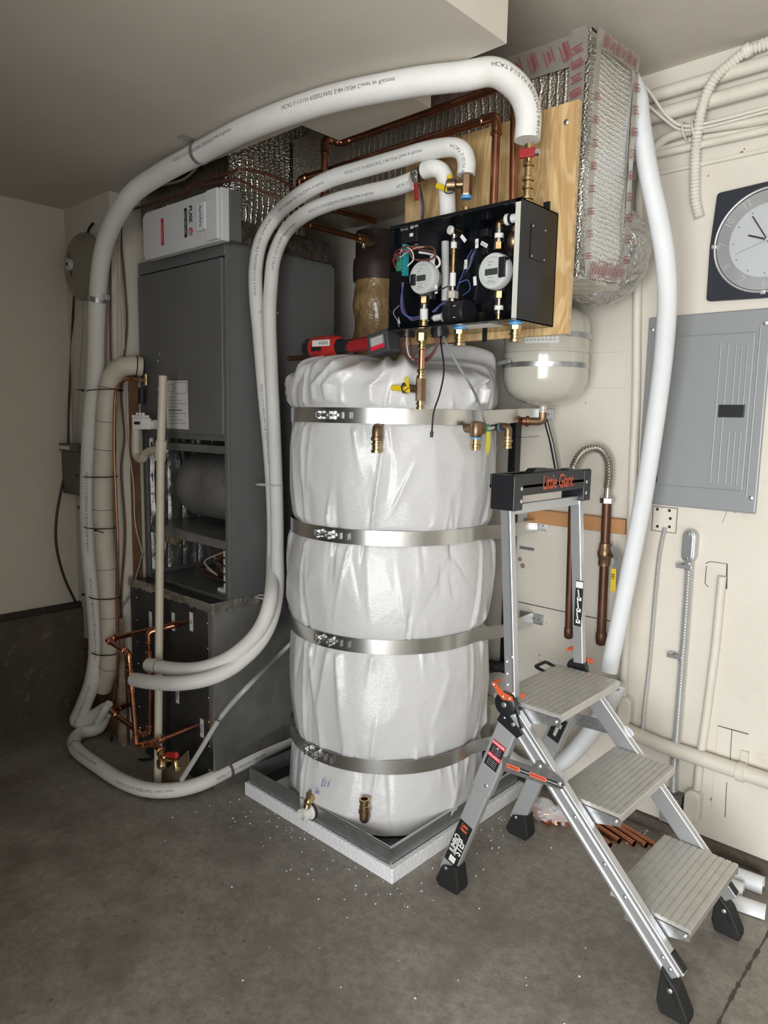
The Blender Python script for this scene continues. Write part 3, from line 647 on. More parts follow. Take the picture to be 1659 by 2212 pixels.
M().bar(c+u*.04+n*.016, c+u*.075+n*.016+Vector((0, 0, .004)), (0, 0, 1), .010, .003).build('test_lever', zinc, rb)
tg = M(); q = c+u*.05+n*.012; tg.add([q+Vector((0, 0, -.01))-u*.010, q+Vector((0, 0, -.01))+u*.010, q+Vector((0, 0, -.065))+u*.011, q+Vector((0, 0, -.095))+u*.002, q+Vector((0, 0, -.075))-u*.009], [(0, 1, 2, 3, 4)]); tg.build('warning_tag', yellow_tag, tk)
# side outlet at the right
p, n = on_tank(1068, 925, TR); q = at(1078, 922, Y=2.24); r = at(1098, 922, Y=2.24)
so = M().tube(round_path([Vector((-1.53, q.y, q.z)), r, r-Vector((0, 0, .035))], .018, 6), .015, 14); so = so.build('side_outlet', bronze, tk, smooth=True)
M().lathe(r-Vector((0, 0, .035)), (0, 0, -1), [(.014, 0), (.014, .01), (.018, .012), (.018, .02), (.014, .022), (.014, .034), (.0165, .036), (.0165, .044)], 16).build('press_end', brass, so, smooth=True)
M().lathe(q+Vector((.004, 0, 0)), (1, 0, 0), [(.017, 0), (.017, .007)], 16).build('seal_ring', blue_pl, so)
# drain cock at the lower left
p, n = on_tank(676, 1722, TR+.01)
dv = M().cyl(p-n*.03, p+n*.02, .012); dv.ball(p+n*.022+Vector((0, 0, -.008)), .017, n=8); dv.cyl(p+n*.022, p+n*.03-Vector((0, 0, .03)), .011, .013); dv = dv.build('drain_cock', brass, tk, smooth=True)
M().bar(p+n*.022+Vector((0, 0, .006)), p+n*.022+Vector((0, 0, .03)), n, .018, .006).build('cock_handle', bronze, dv)
# tape patch on the jacket and blue marker writing
p, n = on_tank(1000, 1000, TR+.022); u = Vector((-n.y, n.x, 0)); u = u if u.x > 0 else -u
p, n = on_tank(690, 1690, TR+.020); u = Vector((-n.y, n.x, 0)); u = u if u.x > 0 else -u
mk = M()
for a in (((-.01, -.03), (-.016, -.05), (0, -.04)), ((-.016, -.05), (-.002, -.052)), ((.008, -.012), (.014, .02), (.024, .012), (.024, -.004), (.009, -.012)), ((.034, -.006), (.038, .02))):
    mk.tube([p+u*x*1.2+Vector((0, 0, z*.9)) for x, z in a], .0012, 5)
mk.build('marker_writing', blue_ink, tk)
# straps with tension bolts and wall brackets
LBL = ['lowest galvanised strap around the white tank near the pan', 'second galvanised strap up around the white tank', 'third galvanised strap up around the white tank', 'topmost galvanised strap around the white tank under the hanging valve']
strap_m = mat('strap_galvanised', (.66, .665, .65), .26, 1, bump=(8, .05, .01))
for si, zs in enumerate(SZS):
    st = thing('tank_strap', LBL[si], 'strap', (TC.x, TC.y, zs-.026), 'tank straps')
    R2 = TR+.004; zw = [.26, .715, 1.118, 1.578][si]; lean = [-.0, 0, 0, 0][si]
    P = []; tb = math.atan2(1.715-TC.y, -2.05-TC.x)
    for k in range(91):
        a = math.radians(188+k*(360-188+8)/90); P.append(Vector((TC.x+R2*math.cos(a), TC.y+R2*math.sin(a), zs)))
    left = [Vector((TC.x-R2-.01, WY-.03, zw)), Vector((TC.x-R2-.005, TC.y+.25, (zs+zw)/2))]
    right = [Vector((TC.x+R2+.002, TC.y+.22, zs*.55+zw*.45)), Vector((-1.535, WY-.008, zw))]
    P = left+P+right; V = []; hw = .026
    F3 = frames(P)
    for p, (uu, vv, tt) in zip(P, F3):
        o = Vector((tt.y, -tt.x, 0)).normalized()
        for k, dz in enumerate((-hw, hw)):
            V += [p+Vector((0, 0, dz)), p+o*.002+Vector((0, 0, dz))]
    m = M(); n = len(P); F = []
    for i in range(n-1):
        a = i*4; F += [(a, a+4, a+6, a+2), (a+1, a+3, a+7, a+5), (a, a+1, a+5, a+4), (a+2, a+6, a+7, a+3)]
    m.add(V, F).build('band', strap_m, st, smooth=True)
    px = [678, 706, 702, 703][si]; p, n_ = on_tank(px, 1000, R2+.006); p.z = zs; tn = Vector((-n_.y, n_.x, 0)); tn = tn if tn.x > 0 else -tn
    bz = M().cyl(p-tn*.030+n_*.010, p+tn*.040+n_*.010, .0045, n=10); bz.hexnut(p-tn*.022+n_*.010, tn, .009, .008); bz.hexnut(p+tn*.012+n_*.010, tn, .009, .008); bz.build('tension_bolt', zinc, st, smooth=True)
    for sg in (-1, 1): M().obox(p+tn*.026*sg+n_*.006, tn*.004, n_*.010, Vector((0, 0, .014))).build('buckle', zinc, st, bevel=.002)
    for sg in (-1.6, 2.0, 3.0): M().obox(p+tn*.032*sg+n_*.0005-n_*abs(sg)*.003, tn*.005, n_*.003, Vector((0, 0, .011))).build('rivet_tab', galv, st, bevel=.001)
    if si > 0:
        M().box(-1.60, -1.485, WY-.008, WY-.004, zw-.022, zw+.022).build('wall_bracket', galv, st, bevel=.001)
        M().lathe((-1.55, WY-.008, zw), (0, -1, 0), [(.016, 0), (.016, .002), (.010, .003), (.010, .009), (.007, .011)], 8).build('lag_bolt', zinc, st)
        for k in range(2): M().lathe((-1.527+.022*k, WY-.0085, zw), (0, -1, 0), [(.003, 0), (.003, .0005)], 8).build('bracket_hole', black_rub, st)
# ================================================================ plywood backing and hydronic control box
pb = thing('plywood_board', 'plywood backing board behind the black control box', 'board', (-1.39, 1.943, 1.806))
M().box(-1.712, -1.066, 1.934, 1.952, 1.806, 2.452).build('panel', ply_m, pb)
m = M()
for k in range(5): m.box(-1.066, -1.0652, 1.9345+.0036*k, 1.9368+.0036*k, 1.807, 2.451)
m.build('edge_ply', ply_edge, pb)
for (px, py) in [(1224, 264), (1000, 310)]:
    c = at(px, py, Y=1.933); M().lathe(c, (0, -1, 0), [(.008, 0), (.008, .003), (.005, .005)], 12).build('screw', zinc, pb, smooth=True)
BX0, BX1, BY0, BY1, BZ0, BZ1 = -1.592, -1.112, 1.73, 1.93, 1.828, 2.150
cb = thing('control_box', 'open black heating control box full of meters, pump and pipes', 'control box', (-1.35, 1.83, 1.828))
M().box(BX0, BX1, BY1-.004, BY1, BZ0, BZ1).build('back_panel', black_gl, cb)
M().box(BX0, BX1, BY0, BY1, BZ1-.003, BZ1).build('top_panel', black_gl, cb)
M().box(BX0, BX1, BY0, BY1, BZ0, BZ0+.003).build('bottom_panel', black_gl, cb)
M().box(BX0, BX0+.003, BY0, BY1, BZ0, BZ1).build('side_panel', black_gl, cb)
sp = M().box(BX1-.003, BX1, BY0, BY1, BZ0, BZ1).build('side_panel', mat('black_brushed', (.02, .021, .022), .28, .5), cb)
M().box(BX1, BX1+.0025, BY0+.055, BY0+.135, 2.0, 2.095).build('cover_plate', MATS['black_brushed'], sp, bevel=.002)
for y in (.062, .128):
    for z in (2.007, 2.088): M().lathe((BX1+.0025, BY0+y, z), (1, 0, 0), [(.003, 0), (.003, .0012)], 8).build('screw', zinc, sp)
M().box(BX1-.016, BX1, BY0-.001, BY0+.001, BZ0, BZ1).build('front_flange', mat('flange_raw', (.72, .72, .66), .35, .3), cb)
M().box(BX0, BX1, BY0-.001, BY0+.001, BZ1-.010, BZ1).build('front_flange', black_gl, cb)
M().box(BX0, BX1, BY0-.012, BY0+.001, BZ0, BZ0+.002).build('front_flange', MATS['black_brushed'], cb)
M().box(BX1-.05, BX1-.03, BY1-.002, BY1+.004, BZ1, BZ1+.04).build('mount_tab', black_pl, cb)
c = at(1047, 720, Y=BY1); M().box(c.x-.008, c.x+.008, BY1-.002, BY1+.004, BZ0-.03, BZ0).build('mount_tab', black_pl, cb)
M().box(-1.34, -1.22, BY0+.03, BY0+.10, BZ0-.0006, BZ0-.0001).build('rating_label', paper, cb)
def I(px, py, d=.05): return at(px, py, Y=BY0+d)
def vpipe(m, px, ya, yb, r, d=.05, n=18):
    a = I(px, ya, d); b2 = I(px, yb, d); b2 = Vector((a.x, a.y, b2.z)); m.cyl(a, b2, r, n=n); return m
def meter(px, py, notch):
    c = I(px, py, .028); R = .051
    mt = M().lathe(c+Vector((0, .03, 0)), (0, -1, 0), [(.032, -.03), (.044, 0), (R, .006), (R, .028), (R-.003, .032), (R-.012, .033), (R-.013, .029), (.001, .029)], 48).build('energy_meter', grey_lt, cb, smooth=True)
    y = c.y+.03-.0295; s = -1 if notch == 'right' else 1
    M().lathe((c.x, y+.0003, c.z), (0, -1, 0), [(R-.014, 0), (R-.014, .0006)], 40).build('dial_face', mat('dial_face', (.50, .52, .50), .5), mt)
    q = M().box(c.x-.020+.012*s*.3-.004, c.x+.016, y-.002, y-.0003, c.z-.011, c.z+.007); q.build('lcd_window', lcd, mt, bevel=.001)
    nx = c.x+(.022 if s < 0 else -.024)
    M().box(nx, nx+.022 if s < 0 else nx-.018, y-.008, y+.014, c.z-.022, c.z+.034 if s < 0 else c.z+.012).build('clip_notch', black_pl, mt, bevel=.002)
    for dz, wd in ((.026, .018), (.018, .012), (-.018, .022), (-.026, .018), (-.031, .024)): M().box(c.x-.018, c.x-.018+wd, y-.0012, y-.0004, c.z+dz-.0008, c.z+dz+.0008).build('dial_print', grey_ink, mt)
    M().ring((c.x+(-.0 if s > 0 else .006), y-.0006, c.z+(.034 if s > 0 else -.033)), (0, 1, 0), .0045, .0006, 16, 6).build('green_mark', mat('green_ink', (.1, .5, .2), .5), mt)
    M().cyl((c.x, c.y+.045, c.z-.03), (c.x, c.y+.045, c.z-.062), .017).build('meter_neck', black_pl, mt, smooth=True)
meter(911, 599, 'left'); meter(1065, 585, 'right')
# centre riser
P0 = I(979, 520)
def stack(root, px, segs, d=.05, name='fitting'):
    for ya, yb, r, mt, kind in segs:
        a = I(px, ya, d); z1 = I(px, yb, d).z; m = M(); h = a.z-z1; o = Vector((I(px, (segs[0][0]+segs[-1][1])/2, d).x, a.y, z1))
        if kind == 'hex': m.hexnut(o, (0, 0, 1), r, h)
        elif kind == 'press': m.lathe(o, (0, 0, 1), [(r*.9, 0), (r*1.12, h*.08), (r*1.12, h*.25), (r*.95, h*.32), (r*.95, h*.68), (r*1.12, h*.75), (r*1.12, h*.92), (r*.9, h)], 18)
        else: m.cyl(o, o+Vector((0, 0, h)), r)
        m.build(name if kind != 'pipe' else 'pipe', mt, root, smooth=kind != 'hex')
stack(cb, 979, [(506, 524, .0085, steel, 'press'), (524, 537, .0095, paper, 'pipe'), (537, 549, .010, brass, 'press'), (549, 576, .0085, brass, 'pipe'), (576, 590, .010, brass, 'press'), (590, 618, .0095, paper, 'pipe'), (618, 629, .010, steel, 'press'), (629, 645, .018, grey_tan, 'hex'), (645, 652, .012, steel, 'press')])
e = I(979, 506); M().tube(round_path([e, e+Vector((0, 0, .016)), e+Vector((-.012, .05, .02))], .014, 5), .008, 12).build('elbow', brass, cb, smooth=True)
M().lathe(e+Vector((-.006, .0, .012)), (-.35, -1, .1), [(.013, 0), (.014, .004), (.012, .010)], 16).build('clamp_ring', paper, cb, smooth=True)
M().tube([I(962, 522, .12), I(962, 650, .12)], .0125, 16).build('grey_riser', grey_lt, cb, smooth=True)
stack(cb, 916, [(640, 657, .016, brass, 'hex'), (657, 668, .0125, steel, 'press'), (668, 691, .013, paper, 'pipe'), (691, 706, .0165, brass, 'press')], .05)
stack(cb, 916, [(560, 576, .012, brass, 'hex')], .09)
stack(cb, 1078, [(492, 505, .0115, steel, 'press'), (505, 515, .0135, paper, 'pipe'), (515, 523, .013, steel, 'press'), (523, 540, .015, brass, 'hex')], .06)
stack(cb, 1078, [(629, 646, .015, brass, 'hex'), (646, 661, .012, steel, 'press'), (661, 670, .0135, paper, 'pipe'), (670, 680, .012, steel, 'press'), (680, 690, .0085, brass, 'pipe')], .06)
e = I(1078, 492, .06); M().tube(round_path([e-Vector((0, 0, .004)), e+Vector((0, 0, .016)), e+Vector((.03, 0, .018))], .010, 5), .011, 12).build('elbow', brass, cb, smooth=True)
M().cyl(e+Vector((.028, 0, .018)), e+Vector((.085, 0, .018)), .0125).build('pipe', paper, cb, smooth=True); M().lathe(e+Vector((.022, 0, .018)), (1, 0, 0), [(.013, 0), (.016, .003), (.016, .009), (.013, .012)], 18).build('clamp_ring', paper, cb, smooth=True); M().lathe(e+Vector((.036, 0, .018)), (1, 0, 0), [(.015, 0), (.015, .008)], 18).build('clamp_ring', black_pl, cb)
e = I(1110, 520, .13); M().ball(e, .022, (1, 1, 1.3), 8).cyl(e, e+Vector((0, 0, .04)), .010).build('brass_body', bronze, cb, smooth=True)
e = I(1078, 688, .06); M().tube([e, e+Vector((0, .02, -.01)), e+Vector((.02, .05, -.012))], .008, 10).build('elbow', brass, cb, smooth=True)
# pump
c = I(1000, 676, .07); pm = M().lathe(c+Vector((-.035, 0, 0)), (1, -.15, 0), [(.030, -.012), (.043, -.008), (.043, .018), (.037, .02), (.037, .06), (.033, .066), (.0, .066)], 32).build('pump', black_pl, cb, smooth=True)
M().obox(c+Vector((.0, -.037, .0)), (.008, 0, 0), (0, .0012, 0), (0, 0, .018)).build('pump_label', paper, pm)
M().hexnut(c+Vector((-.075, 0, -.005)), (1, 0, 0), .019, .022).build('union_nut', grey_tan, cb)
M().cyl(c+Vector((-.125, .01, -.006)), c+Vector((-.07, 0, -.004)), .0105).build('pipe', paper, cb, smooth=True); M().lathe(c+Vector((-.128, .01, -.006)), (1, 0, 0), [(.011, 0), (.0125, .002), (.0125, .010), (.011, .012)], 16).build('clamp_ring', steel, cb, smooth=True)
# electronics
c = I(877, 512, .034); bd = M().box(c.x-.020, c.x+.045, c.y, c.y+.02, c.z-.02, c.z+.035).build('relay_module', black_pl, cb, bevel=.002)
for k, (dx, dz) in enumerate(((.018, .028), (.036, .03), (.016, .004))): M().box(c.x+dx, c.x+dx+.014, c.y-.0012, c.y-.0002, c.z+dz-.006, c.z+dz+.004).build('module_label', paper, bd)
text('Harvest', .010, (c.x-.006, c.y-.0008, c.z+.024), (1, 0, 0), (0, 0, 1), paper, bd)
tb = M().box(c.x-.022, c.x-.003, c.y-.02, c.y+.0, c.z-.105, c.z-.058).build('terminal_block', green_pcb, cb, bevel=.001)
m = M().box(c.x-.002, c.x+.009, c.y-.014, c.y+.006, c.z-.12, c.z-.025); tt = m.build('terminal_strip', teal_pcb, cb)
for k in range(8): M().box(c.x+.001, c.x+.006, c.y-.0155, c.y-.0135, c.z-.116+.011*k, c.z-.110+.011*k).build('terminal', mat('terminal_dark', (.01, .10, .12), .5), tt)
M().tube([I(897, 505, .10), I(899, 528, .09)], .006, 8).build('cable_boot', grey_lt, cb, smooth=True)
random.seed(5)
def wires(root, lst, r, mt, Ys): return M().tube(smooth_path([I(px, py, Ys+.01*((i % 2)-.5)) for i, (px, py) in enumerate(lst)], 8), r, 7).build('wire', mt, root, smooth=True)
wires(cb, [(858, 565), (852, 550), (870, 535), (905, 532), (935, 535), (940, 550), (928, 560), (895, 560), (885, 545)], .0028, w_brown, .010)
wires(cb, [(862, 562), (856, 545), (880, 533), (915, 540), (938, 545), (935, 558), (900, 562)], .0025, mat('wire_maroon', (.16, .05, .045), .5), .014)
wires(cb, [(880, 575), (893, 560), (888, 540), (872, 534), (864, 548)], .0022, w_white, .008)
wires(cb, [(864, 556), (880, 545), (900, 535), (925, 533)], .0020, w_tan, .012); wires(cb, [(855, 580), (850, 560), (866, 545), (900, 537)], .002, w_red, .008)
wires(cb, [(905, 545), (925, 548), (945, 555), (950, 570), (940, 578), (930, 566)], .0035, paper, .05)
M().obox(I(934, 563, .045), (.010, 0, 0), (0, .001, 0), (.002, 0, .014)).build('cable_flag', paper, cb)
for k in range(7):
    wires(cb, [(872-k*.6, 610), (866+k, 650+k*2), (870+k*2, 676+k*1.5), (890, 686+k), (905, 683+k)], .0018, [w_blue, w_blue, w_red, w_blue, w_black, w_grey, w_blue][k], .014+.003*k)
for k in range(7):
    wires(cb, [(934+k, 674), (948+k, 662-k), (962+k, 655-k), (972, 648+k)], .0020, [w_blue, w_blue, w_red, w_blue, w_red, w_blue, w_grey][k], .05+.004*k)
for k in range(6):
    wires(cb, [(986, 640-k*4), (992+k*2, 610-k*3), (1002+k*3, 585-k*2), (1008+k*4, 560-k*3), (1020+k*3, 540-k*2)], .0016, [w_blue, w_black, w_black, w_grey, w_blue, w_black][k], .09+.006*k)
wires(cb, [(990, 612), (1010, 605), (1015, 625), (1000, 638)], .0014, w_blue, .05); wires(cb, [(1035, 570), (1030, 620), (1024, 650)], .003, w_black, .07)
wires(cb, [(862, 660), (850, 675), (860, 695), (862, 706)], .0018, w_grey, .010); wires(cb, [(905, 640), (930, 632), (955, 624), (968, 618)], .0020, w_black, .025)
for (px, py, a, s) in [(942, 625, .25, 'S4'), (1006, 571, .1, 'CIRC'), (1030, 526, .2, 'S2'), (1001, 515, .9, ''), (1026, 607, .3, ''), (1046, 528, 1.2, 'DHW'), (860, 692, .5, '')]:
    c = I(px, py, .045); ux = Vector((math.cos(a+1.4), 0, math.sin(a+1.4))); uy = Vector((-ux.z, 0, ux.x)); f = M().obox(c, ux*.013, uy*.0055, Vector((0, .0006, 0))).build('cable_flag', paper, cb)
    if s: text(s, .009, c+Vector((0, -.0008, 0)), ux, uy, black_ink, f)
for (px, py) in [(1049, 503), (1051, 542), (1012, 660), (985, 505)]:
    c = I(px, py, .16); M().box(c.x-.013, c.x+.013, c.y-.01, c.y+.02, c.z-.012, c.z+.012).build('bracket_clip', black_pl, cb, bevel=.003)
# under the box: glands and capped tails
for px in (880, 950): M().lathe(I(px, 712, .10), (0, 0, -1), [(.030, 0), (.030, .014), (.026, .014), (.026, .024)], 18).build('cable_gland', black_pl, cb, smooth=True)
def tail(px, py):
    c = I(px, py, .045); c.z = BZ0
    M().lathe(c, (0, 0, -1), [(.017, 0), (.0185, .001), (.0185, .006), (.017, .008)], 18).build('seal_ring', blue_pl, cb, smooth=True)
    M().hexnut(c-Vector((0, 0, .022)), (0, 0, 1), .017, .014).build('hex_tail', brass, cb)
    M().lathe(c-Vector((0, 0, .020)), (0, 0, -1), [(.0150, 0), (.0150, .010), (.0175, .011), (.0175, .017), (.0145, .018), (.0145, .026), (.0185, .028), (.0185, .036), (.0145, .036)], 20).build('press_end', brass, cb, smooth=True)
tail(993, 715); tail(1114, 690)
# hanging tail with drain valve
hv = thing('hanging_valve', 'brass valve with yellow levers hanging by copper from control box', 'valve', I(910, 885, .05))
c = I(912, 714, .05); x, y = c.x, c.y
def zz_(py): return I(912, py, .05).z
M().hexnut((x, y, zz_(738)), (0, 0, 1), .017, zz_(718)-zz_(738)).build('hex_adapter', brass, hv)
M().lathe((x, y, zz_(756)), (0, 0, 1), [(.010, 0), (.0145, .003), (.0145, .008), (.011, .010), (.011, .02), (.0145, .022), (.0145, .028)], 18).build('press_fitting', brass, hv, smooth=True)
M().cyl((x, y, zz_(756)), (x, y, zz_(800)), .0105).build('copper_pipe', copper_b, hv, smooth=True)
M().lathe((x, y, zz_(800)), (0, 0, -1), [(.0125, -.004), (.0145, 0), (.0145, .006), (.0115, .008), (.0115, .016), (.0165, .018), (.0165, .026)], 18).build('press_fitting', brass, hv, smooth=True)
bdy = M().cyl((x, y, zz_(818)), (x, y, zz_(866)), .0165, n=8).cyl((x, y, zz_(842)), (x-.045, y-.01, zz_(838)), .013).lathe((x-.045, y-.01, zz_(838)), (-1, -.25, 0), [(.015, 0), (.018, .004), (.018, .016), (.014, .018)], 18).build('valve_body', bronze, hv, smooth=True)
M().tube(smooth_path([(x-.058, y-.03, zz_(835)), (x-.045, y-.034, zz_(846)), (x-.03, y-.024, zz_(838))], 6), .0016, 6).build('cap_leash', black_rub, bdy)
M().lathe((x, y, zz_(866)), (0, 0, -1), [(.0125, 0), (.0125, .005), (.0155, .006), (.0155, .012), (.012, .013), (.012, .018), (.0145, .02), (.0145, .027)], 18).build('press_end', brass, hv, smooth=True)
M().bar(at(882, 848, Y=y-.02), at(877, 814, Y=y-.02), (1, 0, 0), .016, .004).build('lever', yellow, hv, bevel=.002)
M().bar(at(882, 841, Y=y-.024), at(845, 837, Y=y-.026), (0, 0, 1), .019, .009).build('lever', yellow, hv, bevel=.004)
# cables below the box
def cable(name, label, P, r, mt, group=None, n=8):
    o = M().tube(smooth_path(P, n), r, 8).build(name, mt, smooth=True); return tag(o, label, 'cable', group)
sc = thing('sensor_cable', 'thin black sensor lead dangling in front of the tank', 'cable', I(932, 945, .03))
P = smooth_path([I(952, 722, .09), I(953, 745, .06), I(959, 800, .03), I(950, 850, .0), I(937, 890, -.02), I(933, 932, -.03)], 8)
M().tube(P, .0026, 8).build('lead', w_black, sc, smooth=True); M().cyl(P[-1], P[-1]-Vector((.001, 0, .018)), .0055, .0045, 10).build('sensor_tip', black_pl, sc, smooth=True)
p1, n1 = on_tank(1030, 860, TR+.03); p2, n2 = on_tank(1045, 905, TR+.03); p3, _ = on_tank(1055, 960, TR+.03); p4, _ = on_tank(1050, 1060, TR+.03); p5, _ = on_tank(1035, 1135, TR+.03)
cable('grey_cable', 'grey cable running from the box down the side of tank', [I(956, 722, .10), I(966, 745, .08), I(990, 790, .10), I(1015, 830, .14), p1, p2, p3, p4, p5], .0042, w_grey)
for k, (mt, r, lab) in enumerate([(w_brown, .0042, 'brown thermostat cable loop under the left end of box'), (w_white, .0025, 'white wire loop hanging under the left end of box'), (mat('wire_maroon2', (.14, .03, .035), .5), .0036, 'maroon cable loop hanging beside the copper tail')]):
    cable('looped_cable', lab, [I(874+k*5, 722, .10), I(871+k*8, 745, .09), I(878+k*7, 770, .085), I(900+k*3, 776+k*3, .09), I(925+k*2, 776-k*4, .10), I(942, 750, .10), I(945+k*2, 722, .10)], r, mt, 'cable loops under the control box')

# ================================================================ expansion tank
EC = Vector((-1.43, 2.44, 0)); ER = .158
et = thing('expansion_tank', 'cream expansion tank strapped to the wall under the plywood', 'expansion tank', (EC.x, EC.y, 1.60))
prof = [(.012, 1.605), (.02, 1.61), (.07, 1.618), (.115, 1.635), (.142, 1.662), (ER, 1.705), (ER, 1.80), (ER-.003, 1.803), (ER-.003, 1.81), (ER, 1.813), (ER, 1.90), (.150, 1.935), (.12, 1.965), (.07, 1.98), (.0, 1.985)]
M().lathe((EC.x, EC.y, 0), (0, 0, 1), prof, 48).build('shell', tank_enamel, et, smooth=True)
for z in (1.755, 1.862):
    b_ = M().lathe((EC.x, EC.y, z-.009), (0, 0, 1), [(ER+.001, 0), (ER+.004, 0), (ER+.004, .018), (ER+.001, .018)], 48).build('strap_band', galv, et, smooth=True)
    a, c = at(1095, 0, Y=2.3), 0
    M().bar((EC.x-.175, EC.y-.10, z+.006), (EC.x-.05, EC.y-ER-.012, z+.012), (0, 0, 1), .016, .008).build('strap_channel', galv, et, bevel=.002)
    M().hexnut((EC.x-.17, EC.y-.105, z+.004), (-.5, -.8, 0), .007, .008).build('strap_bolt', zinc, et)
lab = M(); V = []
for i in range(9):
    a = math.radians(-88+i*5.5); V += [(EC.x+(ER+.0015)*math.cos(a), EC.y+(ER+.0015)*math.sin(a), z) for z in (1.828, 1.89)]
lab.add(V, [(2*i, 2*i+2, 2*i+3, 2*i+1) for i in range(8)]); lab = lab.build('tank_label', paper, et)
m = M(); V = []
for z in (1.838, 1.85, 1.876):
    for i in range(8):
        a = math.radians(-86+i*5); a2 = math.radians(-83.5+i*5)
        m.add([(EC.x+(ER+.0022)*math.cos(q), EC.y+(ER+.0022)*math.sin(q), z+dz) for q, dz in ((a, 0), (a2, 0), (a2, .003), (a, .003))], [(0, 1, 2, 3)])
m.build('label_print', grey_ink, lab, kind='stuff')
M().cyl((EC.x, EC.y, 1.612), (EC.x, EC.y, 1.585), .014).lathe((EC.x, EC.y, 1.59), (0, 0, -1), [(.018, 0), (.018, .006)], 16).build('tank_nipple', tank_enamel, et, smooth=True)
P = round_path([Vector((EC.x, EC.y, 1.592)), Vector((EC.x, EC.y, 1.548)), Vector((EC.x-.045, EC.y-.04, 1.548))], .03, 6)
M().tube(P, .0155, 16).build('elbow', bronze, et, smooth=True); M().lathe(P[-1], (-.75, -.66, 0), [(.016, -.008), (.021, -.006), (.021, .004), (.0165, .006), (.0165, .02), (.012, .02), (.012, .0)], 18).build('press_end', copper, et, smooth=True)

# ================================================================ flexible duct, press tool and back clutter
FDX, FDY = -2.30, 2.412
fd = thing('flex_duct', 'brown kraft wrapped round duct behind the furnace', 'duct', (FDX, FDY, 1.2))
V = []; m = M(); n = 36; zs_ = np.linspace(1.20, 2.19, 46)
for z in zs_:
    for k in range(n):
        a = 2*math.pi*k/n; r = .098+.006*math.sin(z*38+2*math.sin(a))+.007*noise.noise(Vector((math.cos(a)*2, math.sin(a)*2, z*16))); V.append((FDX+r*math.cos(a), FDY+r*math.sin(a), z))
m.add(V, [(j*n+k, j*n+(k+1) % n, (j+1)*n+(k+1) % n, (j+1)*n+k) for j in range(len(zs_)-1) for k in range(n)]).build('kraft_sleeve', kraft, fd, smooth=True)
M().lathe((FDX, FDY, 2.16), (0, 0, 1), [(.104, 0), (.106, .05), (.104, .09), (.095, .10), (.095, .21)], 32).build('collar', mat('collar_dark', (.035, .02, .016), .5), fd, smooth=True)
tag(M().box(-2.03, -1.99, WY-.09, WY, 0, 2.36).build('wall_stud', wood_dk, bevel=.003), 'bare wooden stud standing behind the brown wrapped duct', 'stud')
pt = thing('press_tool', 'red cordless press tool lying on top of the tank', 'power tool', at(740, 775, Y=1.84))
def TL(px, py, dy=0): return at(px, py, Y=1.80+dy)
ax = (TL(765, 748)-TL(690, 752)).normalized()
a = TL(690, 752, .02)
hb = M().lathe(a-ax*.03, ax, [(.028, 0), (.040, .008), (.043, .03), (.043, .115), (.038, .135), (.028, .14)], 24).build('motor_housing', red_pl, pt, smooth=True)
M().lathe(a-ax*.062, ax, [(.030, 0), (.036, .003), (.036, .035), (.030, .036)], 24).build('end_cap', black_pl, pt, smooth=True)
M().lathe(a-ax*.0625, -ax, [(.027, 0), (.026, .002), (.0, .003)], 24).build('cap_badge', grey_lt, pt, smooth=True)
nrm = Vector((-.67, -.73, -.05)); nrm = (nrm-ax*nrm.dot(ax)); nrm = Vector((0.25, -.92, .0)); nrm = (nrm-ax*nrm.dot(ax)).normalized(); upv = ax.cross(nrm); upv = upv if upv.z > 0 else -upv
s = M().obox(a+ax*.055+nrm*.0425+upv*.012, ax*.045, upv*.011, nrm*.002).build('warning_label', paper, pt)
m = M()
for k in range(4): m.ring(a+ax*(.05+.013*k)+nrm*.045+upv*.012, nrm, .005, .0010, 3 if k == 0 else 12, 5)
m.build('label_print', black_ink, s, kind='stuff')
M().obox(a+ax*.03+nrm*.0425-upv*.008, ax*.026, upv*.007, nrm*.004).build('release_slide', black_pl, pt, bevel=.002)
g0 = a+ax*.11; g1 = TL(790, 742, .03); g2 = TL(805, 742, .03)
M().tube([g0, g0+ax*.03, g1], [.03, .024, .021], 14).build('grip', black_pl, pt, smooth=True)
M().tube([g0+ax*.035, g1+ax*.03, g2+ax*.01], [.022, .026, .03], 10).build('handle_body', red_dk, pt, smooth=True)
bc = TL(828, 742, .0); bx = (TL(855, 735)-TL(805, 752)).normalized(); bu = Vector((0, 0, 1)); bu = (bu-bx*bu.dot(bx)).normalized(); bn = bx.cross(bu)
bt = M().obox(bc+bn*(-.0), bx*.048, bu*.038, bn*.03).build('battery_pack', mat('battery_grey', (.05, .05, .052), .5), pt, bevel=.006)
fn = -bn if bn.y > 0 else bn
s = M().obox(bc+fn*.0305, bx*.032, bu*.022, bn*.0006).build('battery_label', mat('label_grey', (.24, .22, .22), .5), bt)
s = M().obox(bc+fn*.0312-bu*.015, bx*.032, bu*.007, bn*.0006).build('battery_stripe', red_ink, bt)
m = M()
for k in range(5): m.obox(bc+fn*.0314+bu*(.016-.006*k), bx*.026, bu*.0012, bn*.0002)
m.build('label_print', paper, bt, kind='stuff')
tag(M().tube([at(622, 775, Y=1.84), at(660, 772, Y=1.92), at(720, 768, Y=2.05)], .0095, 12).build('copper_offcut', copper_d, smooth=True), 'short copper pipe end lying on tank behind press tool', 'pipe')
